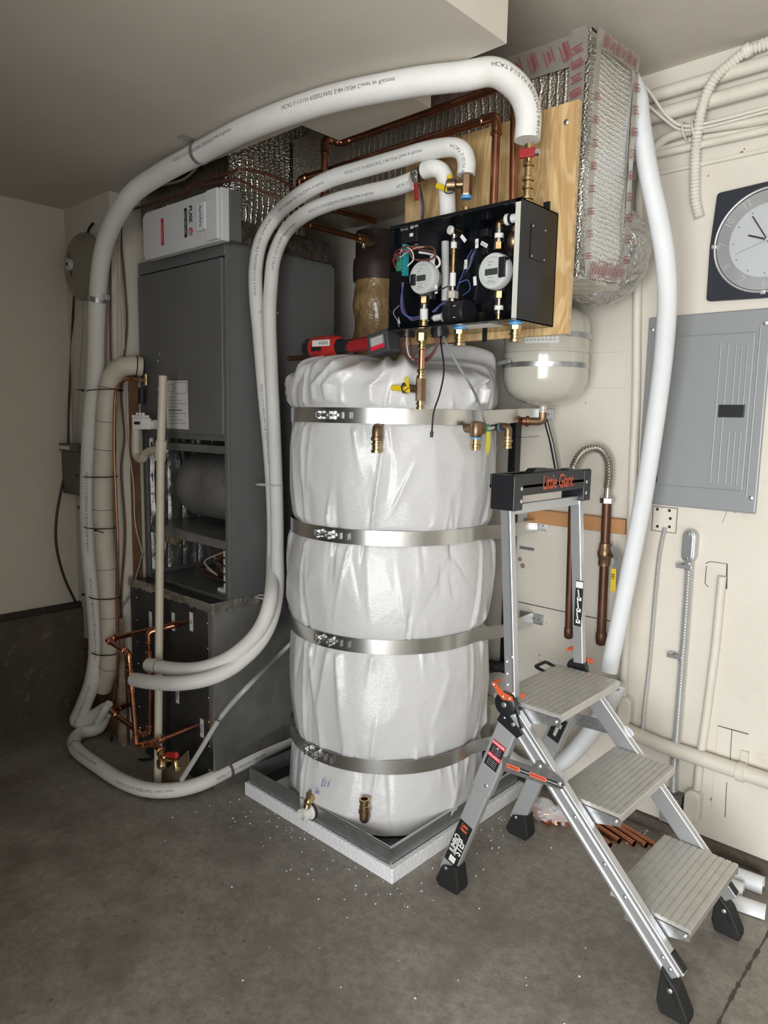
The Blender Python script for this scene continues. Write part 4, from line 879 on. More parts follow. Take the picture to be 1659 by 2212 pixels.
# ================================================================ insulated hoses
def hose(name, label, P, r, mt, cat='hose', n=10, prints=(), group=None, z_loc=None, sides=20):
    S = smooth_path(P, n); t = thing(name, label, cat, min(S, key=lambda q: q.z), group)
    M().tube(S, r, sides).build('insulation', mt, t, smooth=True)
    if prints:
        m = M()
        for (s0, ang, s, size, fl) in prints: tube_text(m, S, r, s0, ang, s, size, fl)
        m.build('printed_lettering', mat('hose_print', (.10, .10, .10), .6), t, kind='stuff')
    return t, S
def ang_to_cam(S, i):
    u, v, t = frames(S)[i]; d = (Vector((0, 0, CAM_H))-S[i]); return math.atan2(d.dot(v), d.dot(u))
def printed(P, n, r, every, s, size, fl, off=0, s_from=.05, s_to=99):
    S = smooth_path(P, n); L = [0]
    for i in range(1, len(S)): L.append(L[-1]+(S[i]-S[i-1]).length)
    out = []; d = s_from
    while d < min(L[-1]-.1, s_to):
        i = max(k for k in range(len(L)) if L[k] <= d); out.append((d, ang_to_cam(S, i)+off, s, size, fl)); d += every
    return out
TXT = 'HCAT 5-1/2 UV RESISTANT E-84 UL94 Cover av Riccom'
A = [at(1139, 303, Y=1.82), at(1141, 250, Y=1.82), at(1128, 205, Y=1.79), at(1098, 172, Y=1.74), at(1060, 155, Y=1.69), at(1000, 165, Z=2.462), at(880, 180, Z=2.46), at(700, 218, Z=2.46), at(540, 275, Z=2.46), at(432, 330, Z=2.457), at(340, 380, Z=2.44), at(280, 425, Y=1.46), at(238, 495, Y=1.46), at(218, 570, Y=1.47), at(209, 680, Y=1.48), at(206, 800, Y=1.48), at(196, 930, Y=1.46), at(191, 1060, Y=1.46), at(193, 1180, Y=1.46), at(204, 1300, Y=1.46), at(209, 1400, Y=1.46), at(200, 1470, Y=1.44), at(180, 1525, Y=1.42), at(168, 1556, Y=1.41), at(195, 1552, Y=1.45), at(228, 1534, Y=1.48)]
hA, SA = hose('overhead_hose', 'long white insulated hose looping overhead and down the left wall', A, .0365, hose_m, prints=printed(A, 10, .0365, .62, TXT, .016, True, .5, .25, 1.6)+printed(A, 10, .0365, .5, TXT, .016, False, .2, 3.1))
D = [at(307, 792, Y=1.64), at(285, 790, Y=1.60), at(258, 797, Y=1.56), at(238, 826, Y=1.51), at(231, 880, Y=1.495), at(226, 960, Y=1.49), at(222, 1060, Y=1.49), at(225, 1160, Y=1.49), at(233, 1260, Y=1.49), at(238, 1360, Y=1.49), at(236, 1430, Y=1.49), at(222, 1485, Y=1.50)]
hD, SD = hose('furnace_hose', 'thick white lagged pipe from the furnace side beside overhead hose', D, .043, hose_y)
m = None
for (px, py) in [(237, 838), (226, 905), (228, 975), (223, 1100), (233, 1232), (238, 1332), (237, 1442)]:
    i = min(range(len(SD)), key=lambda k: (SD[k]-at(px, py, Y=1.49)).length); M().ring(SD[i], frames(SD)[i][2], .0432, .0012, 28, 6).build('joint_seam', seam_m, hD, smooth=True)
M().ring(SD[6], frames(SD)[6][2], .044, .0025, 28, 6).build('zip_tie', black_rub, hD, smooth=True)
# zip ties binding both
def tie(py, xa, xb, lab, tail):
    c1 = at((xa+198)/2-8, py, Y=1.46); a = at(xa, py, Y=1.45); b2 = at(xb, py+3, Y=1.49); z = (a.z+b2.z)/2
    cx, cy = (a.x+b2.x)/2, 1.49; rx = (b2.x-a.x)/2+.004; P = []
    for k in range(29):
        t = 2*math.pi*k/28; P.append(Vector((cx+rx*math.cos(t), cy+.065*math.sin(t)*(1), z+.004*math.cos(t))))
    tt = thing('cable_tie', lab, 'cable tie', (cx, cy, z), 'cable ties round the paired hoses')
    M().tube(P, .0026, 6).build('loop', black_rub, tt, smooth=True)
    h = Vector((b2.x if tail > 0 else a.x, 1.45, z)); M().obox(h+Vector((-.02*tail, -.022, 0)), (.006, 0, 0), (0, .005, 0), (0, 0, .005)).build('tie_head', black_rub, tt)
    if tail: M().bar(h+Vector((-.02*tail, -.022, 0)), h+Vector((.05*tail, -.02, .004*-tail)), (0, 0, 1), .004, .002).build('tie_tail', black_rub, tt)
tie(842, 185, 250, 'topmost black cable tie round the paired hoses', -1); tie(1028, 176, 238, 'second black cable tie down on the paired hoses', 0); tie(1137, 178, 240, 'third black cable tie down, its tail pointing right', 1)
tie(1287, 190, 247, 'fourth black cable tie down on the paired hoses', 0); tie(1406, 195, 250, 'lowest black cable tie near the foot of paired hoses', 0)
# pair of hoses from the box to the manifold
HX = 1.80
B = [at(1007, 378, Y=1.80), at(1008, 350, Y=1.80), at(998, 326, Y=1.79), at(972, 318, Y=1.78), at(920, 326, Y=1.775), at(860, 343, Y=1.77), at(780, 366, Y=1.76), at(710, 388, Y=1.75), at(650, 420, Y=1.74), at(600, 462, X=-2.28), at(566, 515, X=-2.33), at(553, 575, X=-2.35), at(553, 640, X=-2.35), at(560, 720, X=-2.35), at(571, 850, X=-2.34), at(583, 980, X=-2.33), at(590, 1100, X=-2.325), at(590, 1200, X=-2.325), at(585, 1290, Y=1.69), at(560, 1360, Y=1.61), at(505, 1415, Y=1.50), at(440, 1443, Y=1.43), at(380, 1446, Y=1.405), at(322, 1436, Y=1.41)]
C = [at(893, 390, Y=1.79), at(850, 405, Y=1.79), at(790, 418, Y=1.79), at(720, 436, Y=1.79), at(660, 462, Y=1.79), at(618, 500, X=-2.26), at(593, 555, X=-2.29), at(585, 620, X=-2.30), at(582, 690, X=-2.29), at(586, 800, X=-2.29), at(592, 930, X=-2.28), at(597, 1060, X=-2.275), at(599, 1180, X=-2.27), at(597, 1290, Y=1.745), at(572, 1370, Y=1.64), at(520, 1428, Y=1.52), at(460, 1462, Y=1.42), at(390, 1476, Y=1.355), at(330, 1474, Y=1.34), at(290, 1468, Y=1.345)]
hB, SB = hose('supply_hose', 'white insulated hose arching from box top, upper of the pair', B, .0275, hose_m, prints=printed(B, 10, .0275, .42, TXT, .0135, True, .15, .1, 1.6)+printed(B, 10, .0275, .6, TXT, .0135, False, .3, 1.7, 2.2))
hC, SC_ = hose('return_hose', 'white insulated hose from red lever valve, lower of the pair', C, .0275, hose_m, prints=printed(C, 10, .0275, .42, TXT, .0135, True, .0, .05, 1.2))
for hh, S, pxs in ((hB, SB, [(557, 678, 1.76)]), (hC, SC_, [(595, 1050, 1.82), (598, 1287, 1.75)])):
    for px, py, Y in pxs:
        i = min(range(len(S)), key=lambda k: (S[k]-at(px, py, Y=Y)).length)
        u, v, t = frames(S)[i]; q = S[i]+Vector((-.022, -.022, 0)) if hh is hC else S[i]+Vector((.022, .022, 0))
        ring = [q+Vector((math.cos(a*.2244)*.034+math.sin(a*.2244)*.0, math.sin(a*.2244)*.034, 0))*1.0+Vector((math.cos(a*.2244)*.016, math.cos(a*.2244)*.016, 0)) for a in range(29)]
        M().tube(ring, .0026, 6).build('zip_tie', grey_lt, hh, smooth=True)
i = min(range(len(SB)), key=lambda k: (SB[k]-at(345, 1440, Y=1.41)).length); M().ring(SB[i], frames(SB)[i][2], .0277, .0015, 24, 6).build('joint_seam', seam_m, hB)
# short stub from valve to box (white elbow piece)
G = [at(917, 368, Y=1.79), at(938, 364, Y=1.79), at(955, 372, Y=1.80), at(963, 395, Y=1.81), at(966, 430, Y=1.82), at(967, 470, Y=1.825)]
hose('stub_hose', 'short white insulated elbow dropping into the box top', G, .026, hose_m, prints=())
# floor hose
E_ = [at(228, 1540, Y=1.50), at(212, 1572, Z=.045), at(175, 1583, Z=.04), at(160, 1600, Z=.04), at(168, 1622, Z=.04), at(215, 1657, Z=.04), at(265, 1688, Z=.04), at(320, 1706, Z=.04), at(380, 1706, Z=.045), at(440, 1690, Z=.05), at(500, 1660, Z=.06), at(560, 1630, Z=.07), at(640, 1590, Z=.08)]
hE, SE = hose('floor_hose', 'white insulated hose lying on the floor round the plenum', E_, .030, hose_m, prints=printed(E_, 10, .03, .42, 'HCAF7 5-1/2 UV RESISTANT E-84 Cover', .015, False, .35, .35))
i = min(range(len(SE)), key=lambda k: (SE[k]-at(492, 1664, Z=.06)).length); M().lathe(SE[i]-frames(SE)[i][2]*.008, frames(SE)[i][2], [(.031, 0), (.034, .002), (.034, .012), (.031, .014)], 24).build('coupling_ring', galv, hE, smooth=True)
i = min(range(len(SE)), key=lambda k: (SE[k]-at(163, 1615, Z=.04)).length); M().ring(SE[i], frames(SE)[i][2], .0302, .0015, 24, 6).build('joint_seam', seam_m, hE)
hose('stub_sleeve', 'bare white sleeve end above the floor hose', [at(212, 1560, Y=1.44), at(226, 1534, Y=1.44), at(236, 1520, Y=1.45)], .018, paper)
# sleeves on the right wall
F_ = [Vector((-1.13, 2.275, 2.70)), at(1374, 200, Y=2.33), at(1384, 270, Y=2.32), at(1402, 380, Y=2.31), at(1424, 480, Y=2.32), at(1438, 570, Y=2.34), at(1441, 660, Y=2.37), at(1431, 790, Y=2.41), at(1411, 940, Y=2.43), at(1389, 1080, Y=2.44), at(1362, 1220, Y=2.44), at(1336, 1350, Y=2.42), at(1314, 1450, Y=2.40)]
hose('hanging_sleeve', 'long white insulation sleeve hanging in front of breaker panel', F_, .031, sleeve_m)
F2 = [at(1335, 1475, Y=2.50), at(1308, 1530, Y=2.48), at(1265, 1595, Y=2.46), at(1215, 1645, Y=2.45), at(1160, 1662, Y=2.46), at(1110, 1645, Y=2.49), at(1070, 1600, Y=2.52)]
hose('curved_sleeve', 'white insulated hose curving behind the step ladder legs', F2, .033, sleeve_m)
# clamps holding the overhead hose
cl = thing('hose_clamp', 'steel conduit clamp holding the hose to the soffit', 'clamp', at(430, 330, Z=2.457))
i = min(range(len(SA)), key=lambda k: (SA[k]-at(432, 330, Z=2.457)).length); t = frames(SA)[i][2]
M().lathe(SA[i]-t*.009, t, [(.0375, 0), (.040, 0), (.040, .018), (.0375, .018)], 28).build('band', galv, cl, smooth=True); M().obox(SA[i]+Vector((-.02, -.045, .038)), (.014, 0, 0), (0, .022, 0), (0, 0, .002)).build('foot', galv, cl)
cl = thing('hose_clamp', 'steel pipe strap fixing the hose beside the alarm bell', 'clamp', at(210, 640, Y=1.48))
i = min(range(len(SA)), key=lambda k: (SA[k]-at(210, 640, Y=1.475)).length); t = frames(SA)[i][2]
M().lathe(SA[i]-t*.011, t, [(.0375, 0), (.040, 0), (.040, .022), (.0375, .022)], 28).build('band', galv, cl, smooth=True); c = SA[i]; M().box(c.x+.035, c.x+.075, c.y+.0, c.y+.02, c.z-.012, c.z+.012).build('foot', galv, cl, bevel=.002)

# ================================================================ copper runs
def run(name, label, P, r, mt, bend=.03, cups=(), group=None):
    t = thing(name, label, 'pipe', min([Vector(p) for p in P], key=lambda q: q.z), group); S = round_path(P, bend, 6)
    M().tube(S, r, 16).build('pipe', mt, t, smooth=True)
    for k in range(1, len(P)-1):      # pressed fittings at each bend
        a = (Vector(P[k-1])-Vector(P[k])); b2 = (Vector(P[k+1])-Vector(P[k])); f = M(); rr = min(bend, a.length*.45, b2.length*.45)
        Q = round_path([Vector(P[k])+a.normalized()*(rr+.012), P[k], Vector(P[k])+b2.normalized()*(rr+.012)], rr, 6)
        f.tube(Q, r*1.16, 16)
        for v_, q in ((a, Q[0]), (b2, Q[-1])): f.lathe(q, -v_.normalized(), [(r*1.14, -.012), (r*1.36, -.009), (r*1.36, -.004), (r*1.18, -.001)], 18)
        f.build('press_elbow', copper if mt is not copper_d else copper_d, t, smooth=True)
    return t
Y1 = 1.87; y0_ = at(702, 310, Y=1.80)
a = at(1112, 186, Y=Y1); b2 = at(738, 302, Y=Y1); b2.z = a.z = (a.z+b2.z)/2
c = Vector((b2.x-.012, 1.80, b2.z)); d = Vector((c.x, c.y, at(700, 445, Y=1.80).z)); e = Vector((d.x+.0, 2.06, d.z))
run('copper_pipe_run', 'upper bare copper pipe run along duct, dropping in front of hoses', [Vector((a.x+.012, Y1, 2.15)), a, b2, c, d, e], .0125, copper)
a = at(1073, 262, Y=1.83); b2 = at(648, 380, Y=1.83); zc = (a.z+b2.z)/2; a.z = b2.z = zc
q = at(1073, 440, Y=1.83); q.x = a.x; q.z = 2.15; xb = b2.x; zd = at(645, 480, Y=1.83).z
t = run('copper_pipe_run', 'lower bare copper pipe run from box top to brass valve', [q, a, b2, Vector((xb-.004, 1.83, zc-.045)), Vector((xb-.004, 1.83, zd)), Vector((xb, 2.14, zd))], .0125, copper)
e = Vector((xb, 2.14, zd)); M().lathe(e, (0, 1, 0), [(.017, 0), (.017, .01), (.013, .012), (.013, .02), (.020, .022), (.020, .06), (.016, .064), (.016, .08), (.010, .09)], 16).build('brass_valve', brass, t, smooth=True); M().cyl(e+Vector((0, .04, 0)), e+Vector((0, .03, -.035)), .008).build('vent_screw', zinc, t)
# valves on the box top
bv = thing('isolation_valve', 'brass ball valve with red tee handle above box corner', 'valve', at(1137, 425, Y=1.81))
c = at(1139, 430, Y=1.80); x, y = c.x, c.y
def zt(py): return at(1139, py, Y=1.80).z
M().lathe((x, y, 2.15), (0, 0, 1), [(.013, 0), (.013, .012), (.017, .014), (.017, .022), (.012, .024), (.012, .04), (.0155, .042), (.0155, .05), (.011, .052), (.011, .062), (.016, .064), (.016, .072), (.012, .075), (.012, .10), (.0165, .102), (.0165, .122), (.013, .125), (.013, .16)], 18).build('valve_body', brass, bv, smooth=True)
zh = zt(342); M().cyl((x, y, zh), (x+.02, y-.03, zh), .010).build('stem', brass, bv, smooth=True); M().obox((x+.016, y-.035, zh), (.022, .006, 0), (.002, -.006, 0), (0, 0, .012)).build('tee_handle', red_dk, bv, bevel=.003)
M().cyl((x+.04, y-.03, zh-.004), (x+.05, y-.028, zh-.004), .008).build('stem_nut', zinc, bv)
bv = thing('mixing_valve', 'brass purge valve with yellow levers on the box top', 'valve', at(1007, 440, Y=1.80))
c = at(1007, 440, Y=1.80); x, y = c.x, c.y
def zt(py): return at(1007, py, Y=1.80).z
M().lathe((x, y, 2.15), (0, 0, 1), [(.012, 0), (.012, .008), (.016, .01), (.016, .018), (.012, .02), (.012, .03)], 18).build('press_end', brass, bv, smooth=True); M().cyl((x, y, zt(430)), (x, y, zt(423)), .0155).build('seal_ring', blue_pl, bv)
M().hexnut((x, y, zt(424)), (0, 0, 1), .017, zt(376)-zt(424)).build('valve_body', bronze, bv)
M().cyl((x, y, zt(378)), (x, y, zt(372)), .0155).build('seal_ring', blue_pl, bv)
zb = zt(398); M().lathe((x, y, zb), (-.86, -.5, 0), [(.011, 0), (.011, .03), (.018, .034), (.018, .058), (.0, .060)], 18).build('hose_cap', bronze, bv, smooth=True)
M().tube(smooth_path([(x-.045, y-.04, zb+.01), (x-.055, y-.035, zb-.02), (x-.03, y-.03, zb-.026), (x-.015, y-.03, zb-.008)], 6), .0016, 6).build('cap_leash', black_rub, bv)
q = at(968, 393, Y=1.775); M().bar(at(970, 377, Y=1.775), at(970, 412, Y=1.775), (1, 0, 0), .016, .004).build('lever', yellow, bv, bevel=.002); M().bar(at(968, 410, Y=1.77), at(942, 400, Y=1.77), (0, 0, 1), .016, .008).build('lever', yellow, bv, bevel=.004)
bv = thing('lever_valve', 'small valve with red lever between the white hoses', 'valve', at(903, 430, Y=1.78))
M().lathe(at(893, 382, Y=1.79), (1, .1, .12), [(.018, 0), (.022, .004), (.022, .03), (.014, .034), (.014, .05)], 18).build('valve_body', bronze, bv, smooth=True)
p0 = at(897, 378, Y=1.76); M().lathe(p0, (-.3, -1, 0), [(.014, 0), (.014, .006), (.007, .01)], 6).build('stem_nut', zinc, bv)
M().bar(at(897, 380, Y=1.755), at(898, 398, Y=1.755), (1, 0, 0), .012, .004).build('lever_arm', zinc, bv); M().bar(at(898, 395, Y=1.754), at(900, 433, Y=1.754), (1, 0, 0), .013, .008).build('lever_grip', red_dk, bv, bevel=.003)
cable('drop_cable', 'pair of brown and grey cables dropping behind red lever valve', [at(903, 398, Y=1.81), at(911, 425, Y=1.83), at(914, 450, Y=1.84), at(912, 480, Y=1.85)], .0045, w_brown)
cable('drop_cable', 'grey cable dropping behind the red lever valve', [at(905, 405, Y=1.80), at(907, 430, Y=1.82), at(909, 455, Y=1.83), at(908, 480, Y=1.84)], .0025, w_grey)
# ---- left manifold
mf = thing('copper_manifold', 'branching copper manifold pipes with red valve beside the plenum', 'manifold', at(370, 1660, Y=1.40))
def mrun(P, r=.0115, bend=.028, mt=copper):
    S = round_path(P, bend, 6); M().tube(S, r, 14).build('pipe', mt, mf, smooth=True)
    for k in range(1, len(P)-1):
        a = (Vector(P[k-1])-Vector(P[k])); b2 = (Vector(P[k+1])-Vector(P[k])); rr = min(bend, a.length*.45, b2.length*.45)
        Q = round_path([Vector(P[k])+a.normalized()*(rr+.010), P[k], Vector(P[k])+b2.normalized()*(rr+.010)], rr, 6); f = M().tube(Q, r*1.18, 14)
        for v_, q in ((a, Q[0]), (b2, Q[-1])): f.lathe(q, -v_.normalized(), [(r*1.15, -.011), (r*1.4, -.008), (r*1.4, -.003), (r*1.2, -.001)], 16)
        f.build('press_elbow', copper_b, mf, smooth=True)
mrun([at(408, 1340, Y=1.59), at(395, 1343, Y=1.56), at(232, 1380, Y=1.40)][1:] + [at(285, 1408, Y=1.36), at(285, 1420, Y=1.36)] if False else [at(408, 1341, Y=1.59), at(232, 1382, Y=1.42), at(278, 1412, Y=1.37), at(283, 1470, Y=1.37), at(295, 1612, Y=1.37), at(330, 1605, Y=1.40), at(423, 1567, Y=1.59)])
mrun([at(395, 1346, Y=1.59), at(321, 1366, Y=1.47), at(323, 1430, Y=1.47), at(324, 1582, Y=1.47), at(310, 1588, Y=1.45), at(240, 1537, Y=1.43), at(285, 1520, Y=1.55)])
mrun([at(334, 1606, Y=1.40), at(352, 1630, Y=1.37), at(358, 1640, Y=1.365)], .012)
M().lathe(at(334, 1606, Y=1.40), (.5, -.4, -.5), [(.017, -.012), (.017, .012), (.013, .015)], 16).build('tee', copper_b, mf, smooth=True)
c = at(362, 1636, Y=1.36); vb = M().lathe(at(348, 1624, Y=1.37), (.55, -.3, -.55), [(.013, 0), (.017, .004), (.017, .012), (.013, .016), (.013, .03), (.018, .034), (.018, .06), (.014, .066)], 16).build('drain_valve', brass, mf, smooth=True)
M().tube(round_path([at(364, 1637, Y=1.36), at(378, 1642, Y=1.35), at(381, 1660, Y=1.35)], .014, 5), .011, 12).build('valve_spout', brass, mf, smooth=True); M().lathe(at(381, 1654, Y=1.35), (0, 0, -1), [(.013, 0), (.014, .003), (.014, .016), (.012, .018)], 14).build('spout_end', brass, mf, smooth=True)
q = at(372, 1631, Y=1.345); M().obox(q, (.036, 0, .010), (0, .008, 0), (-.002, 0, .010)).obox(q+Vector((.022, 0, .012)), (.012, 0, .004), (0, .007, 0), (-.001, 0, .008)).build('butterfly_handle', red_pl, mf, bevel=.005)
# copper refrigerant line and brass flare at the furnace
cable('refrigerant_line', 'slim bare copper line curving from furnace down the hoses', [at(305, 822, Y=1.62), at(280, 818, Y=1.57), at(256, 832, Y=1.50), at(248, 862, Y=1.49), at(246, 960, Y=1.49), at(250, 1080, Y=1.49), at(254, 1180, Y=1.49), at(252, 1300, Y=1.49), at(254, 1420, Y=1.48), at(250, 1490, Y=1.48), at(235, 1540, Y=1.48)], .0058, copper_b)
fv = thing('flare_valve', 'small brass flare fitting with black cap on the furnace', 'valve', at(308, 850, Y=1.64))
M().lathe(at(303, 822, Y=1.62), (1, .15, 0), [(.011, 0), (.011, .012), (.008, .014), (.008, .03)], 6).cyl(at(315, 832, Y=1.64), at(315, 808, Y=1.64), .009, n=8).build('body', brass, fv); M().tube([at(307, 838, Y=1.61), at(306, 872, Y=1.61)], [.016, .016], 14).build('valve_cap', black_rub, fv, smooth=True)
# ---- pvc condensate riser with trap and switch
pr = thing('condensate_pipe', 'cream plastic condensate pipe standing in front of furnace', 'pipe', at(340, 1695, Y=1.44))
pa, pb_, pc = at(352, 812, Y=1.52), at(347, 985, Y=1.50), at(341, 1715, Y=1.44)
M().tube([pa, pb_, pc], .0165, 18).build('riser', pvc, pr, smooth=True); M().tube([at(349, 952, Y=1.505), at(346, 995, Y=1.505)], .0225, 18).build('coupling', pvc, pr, smooth=True)
M().tube(smooth_path([at(294, 925, Y=1.54), at(293, 965, Y=1.54), at(296, 985, Y=1.54), at(307, 992, Y=1.535), at(318, 978, Y=1.53), at(332, 973, Y=1.52), at(346, 974, Y=1.51)], 6), .0175, 16).build('trap', pvc, pr, smooth=True)
fs = thing('float_switch', 'white plastic float switch plugged into the condensate trap', 'switch', at(310, 930, Y=1.55))
M().tube([at(318, 918, Y=1.58), at(337, 917, Y=1.60)], .020, 16).build('collar', pvc_white, fs, smooth=True); q = at(306, 915, Y=1.55); M().obox(q, (.028, .01, 0), (0, .02, 0), (0, 0, .024)).obox(q+Vector((-.0, -.005, .030)), (.034, .01, 0), (0, .014, 0), (0, 0, .006)).build('switch_body', pvc_white, fs, bevel=.003)
for k in (-1, 0, 1): M().cyl(q+Vector((.026*k, -.005, .03)), q+Vector((.026*k, -.005, .046)), .006, n=10).build('screw_post', pvc_white, fs)
M().obox(q+Vector((.0, -.0215, .002)), (.014, .005, 0), (0, .001, 0), (0, 0, .006)).build('switch_label', black_ink, fs)
tag(M().tube(smooth_path([at(640, 1378, X=-2.29), at(600, 1418, X=-2.31), at(540, 1478, Y=1.60), at(480, 1545, Y=1.53), at(430, 1625, Y=1.46), at(392, 1685, Y=1.42)], 10), .010, 14).build('clear_tube', clear, smooth=True), 'clear plastic drain tube sagging from tank to the floor', 'tube')
tag(M().lathe(at(474, 1552, Y=1.52), (.5, .2, .8), [(.0125, -.006), (.0145, -.004), (.0145, .006), (.0125, .008)], 16).build('tube_clip', galv, smooth=True), 'small steel clip on the clear drain tube', 'clip')
tag(M().prism([at(345, 1692, Y=1.47), at(378, 1692, Y=1.45), at(407, 1650, Y=1.47), at(405, 1622, Y=1.49), at(375, 1650, Y=1.49), at(347, 1672, Y=1.49)], (0, .006, 0)).build('cardboard_scrap', mat('cardboard', (.20, .145, .085), .85)), 'torn brown cardboard scrap propped below the red valve', 'cardboard')
# ================================================================ step ladder
LD = thing('step_ladder', 'aluminium three step ladder with black tray and tall handrail', 'step ladder', (-.95, 2.0, 0))
YL, YR = 1.79, 2.215
tread_m = mat('tread_aluminium', (.60, .595, .565), .42, .6, var=(30, (.52, .515, .485)))
def rivet(x, y, z, s, r=.006, parent=LD): return M().lathe((x, y, z), (0, s, 0), [(r, 0), (r*.95, .002), (r*.5, .0035)], 12).build('rivet', alu_b, parent, smooth=True)
FT, FB = Vector((-1.10, 0, .668)), Vector((-.568, 0, .112)); fu_ = (FB-FT).normalized(); fv = Vector((-fu_.z, 0, fu_.x)); fv = fv if fv.x > 0 else -fv
RT, RB = Vector((-1.095, 0, .675)), Vector((-1.325, 0, .05)); ru = (RT-RB).normalized(); rv_ = Vector((-ru.z, 0, ru.x))
for side, Y in ((-1, YL), (1, YR)):
    y = Vector((0, Y, 0)); out = Y+side*.0135
    fr = M().bar(FT+y, FB+y, fv, .056, .024).build('front_rail', alu, LD, bevel=.003)
    m = M()
    for k, wd in ((-.023, .010), (.010, .004), (.023, .010)): m.bar(FT+fv*k+Vector((0, out, 0)), FB+fv*k+Vector((0, out, 0)), fv, wd, .005)
    for fc in range(1): m.build('rail_ridge', alu_b, fr, bevel=.0015)
    for t in ((.30, .42, .60, .72, .93, .97) if side < 0 else (.28, .42, .94)): p = FT.lerp(FB, t); rivet(p.x, out+side*.0, p.z, side)
    lg = M().bar(RB+y, RT.lerp(RB, .35)+y, rv_, .060, .028).build('rear_leg', alu_leg, LD, bevel=.005, seg=3)
    sl = M().bar(RT.lerp(RB, .46)+y, RT+y, rv_, .070, .034).build('leg_sleeve', alu_leg, LD, bevel=.006, seg=3)
    for t, k in ((.04, -.015), (.04, .018), (.2, .0), (.41, -.012)): p = RT.lerp(RB, t)+rv_*k; rivet(p.x, Y+side*.017, p.z, side, .007 if k < 0 else .004)
    # handrail
    h0, h1 = Vector((-1.108, Y, .725)), Vector((-1.157, Y, 1.345))
    hr = M().bar(h0, h1, (1, 0, 0), .036, .026).build('hand_rail', alu, LD, bevel=.003)
    M().bar(h0+Vector((.012, side*.013, 0)), h1+Vector((.012, side*.013, 0)), (1, 0, 0), .006, .002).build('rail_ridge', alu_b, hr)
    for t, k in ((.02, .010), (.055, -.010), (.11, -.010), (.17, -.010), (.20, .010), (.93, -.004), (.965, -.004)): p = h0.lerp(h1, t); rivet(p.x+k, Y+side*.0135, p.z, side, .0055)
    # hinge
    hc = Vector((-1.120, Y+side*.012, .700)); M().lathe(hc, (0, side, 0), [(.036, -.012), (.036, .010), (.031, .013), (.0, .013)], 32).build('hinge_disc', black_pl, LD, smooth=True)
    rivet(hc.x, hc.y+side*.0135, hc.z, side, .009)
    M().prism([Vector((-1.125, Y-.018, .69)), Vector((-1.055, Y-.018, .625)), Vector((-1.075, Y-.018, .605)), Vector((-1.15, Y-.018, .64))], (0, .036, 0)).build('hinge_yoke', black_pl, LD, bevel=.002)
    M().bar(Vector((-1.10, Y+side*.012, .735)), Vector((-1.062, Y+side*.012, .64)), (1, 0, 0), .010, .012).build('hinge_strut', black_pl, LD, bevel=.002)
    q = hc+Vector((0, side*.015, .026)); lv = M().prism([q+Vector((-.042, 0, .032)), q+Vector((-.034, 0, .040)), q+Vector((-.004, 0, .016)), q+Vector((.03, 0, .010)), q+Vector((.034, 0, -.004)), q+Vector((.0, 0, -.008)), q+Vector((-.014, 0, .002))], (0, side*.008, 0)).build('locking_lever', orange_pl, LD, bevel=.002)
    for dx, dz in ((-.035, .031), (.0, .003), (.022, .003)): rivet(q.x+dx, q.y+side*.008, q.z+dz, side, .005, lv)
    M().cyl(q+Vector((-.036, -side*.03, .034)), q+Vector((-.036, side*.010, .034)), .005).build('lever_pin', orange_pl, lv, smooth=True); M().lathe(q+Vector((.045, -side*.02, .012)), (1, 0, 0), [(.004, 0), (.008, .004), (.008, .010), (.004, .012)], 12).build('lock_knob', orange_pl, lv, smooth=True)
    # feet
    ft = M().prism([Vector((-1.345, Y-.027, .0)), Vector((-1.27, Y-.027, .0)), Vector((-1.262, Y-.027, .02)), Vector((-1.275, Y-.027, .095)), Vector((-1.335, Y-.027, .075)), Vector((-1.360, Y-.027, .018))], (0, .054, 0)).build('rear_foot', black_rub, LD, bevel=.004)
    p = RT.lerp(RB, .955); rivet(p.x, Y-.029, p.z, -1, .006, ft)
    ff = M().prism([Vector((-.605, Y-.024, .128)), Vector((-.560, Y-.024, .085)), Vector((-.528, Y-.024, .022)), Vector((-.528, Y-.024, 0)), Vector((-.60, Y-.024, 0)), Vector((-.612, Y-.024, .03))], (0, .048, 0)).build('front_foot', black_rub, LD, bevel=.004)
    rivet(-.577, Y-.025, .078, -1, .007, ff); M().bar(Vector((-.600, Y-.0245, .12)), Vector((-.556, Y-.0245, .045)), (1, 0, 0), .004, .004).build('foot_rib', black_pl, ff)
    M().obox(FB+y+fv*.028+fu_*-.03, fu_*.026, fv*.004, Vector((0, .012, 0))).build('rail_end_cap', black_rub, LD, bevel=.003)
    # spreader
    sy = out+side*.004
    sb = M().prism([at(px, py, Y=1.772) - Vector((0, 1.772-sy, 0)) for px, py in ((1086, 1634), (1150, 1655), (1160, 1644), (1172, 1646), (1218, 1684), (1222, 1696), (1212, 1705), (1196, 1701), (1086, 1664))], (0, side*.003, 0)).build('spreader', galv, LD)
    for px, py in ((1166, 1655), (1209, 1693)): p = at(px, py, Y=1.772); rivet(p.x, sy+side*.003, p.z, side, .007, sb)
    if side < 0:
        g = (at(1200, 1690, Y=1.772)-at(1090, 1648, Y=1.772)).normalized(); gv = Vector((-g.z, 0, g.x)); gv = gv if gv.z > 0 else -gv; o = at(1096, 1652, Y=1.772); o.y = sy-.0035
        for a0, a1, mt_, s, ink in ((0, .045, orange_ink, 'WARNING', black_ink), (.046, .078, black_ink, 'PINCH POINT', paper), (.079, .135, orange_ink, 'ADVERTENCIA', black_ink), (.136, .188, black_ink, 'PUNTO DE PELLIZCO', paper)):
            b_ = M().obox(o+g*(a0+a1)/2, g*(a1-a0)/2, gv*.0065, Vector((0, .0006, 0))).build('warning_strip', mt_, sb); text(s, .0085 if mt_ is orange_ink else .006, o+g*(a0+a1)/2+Vector((0, -.0006, 0)), g, gv, ink, b_, sx=.9, bold=.015)
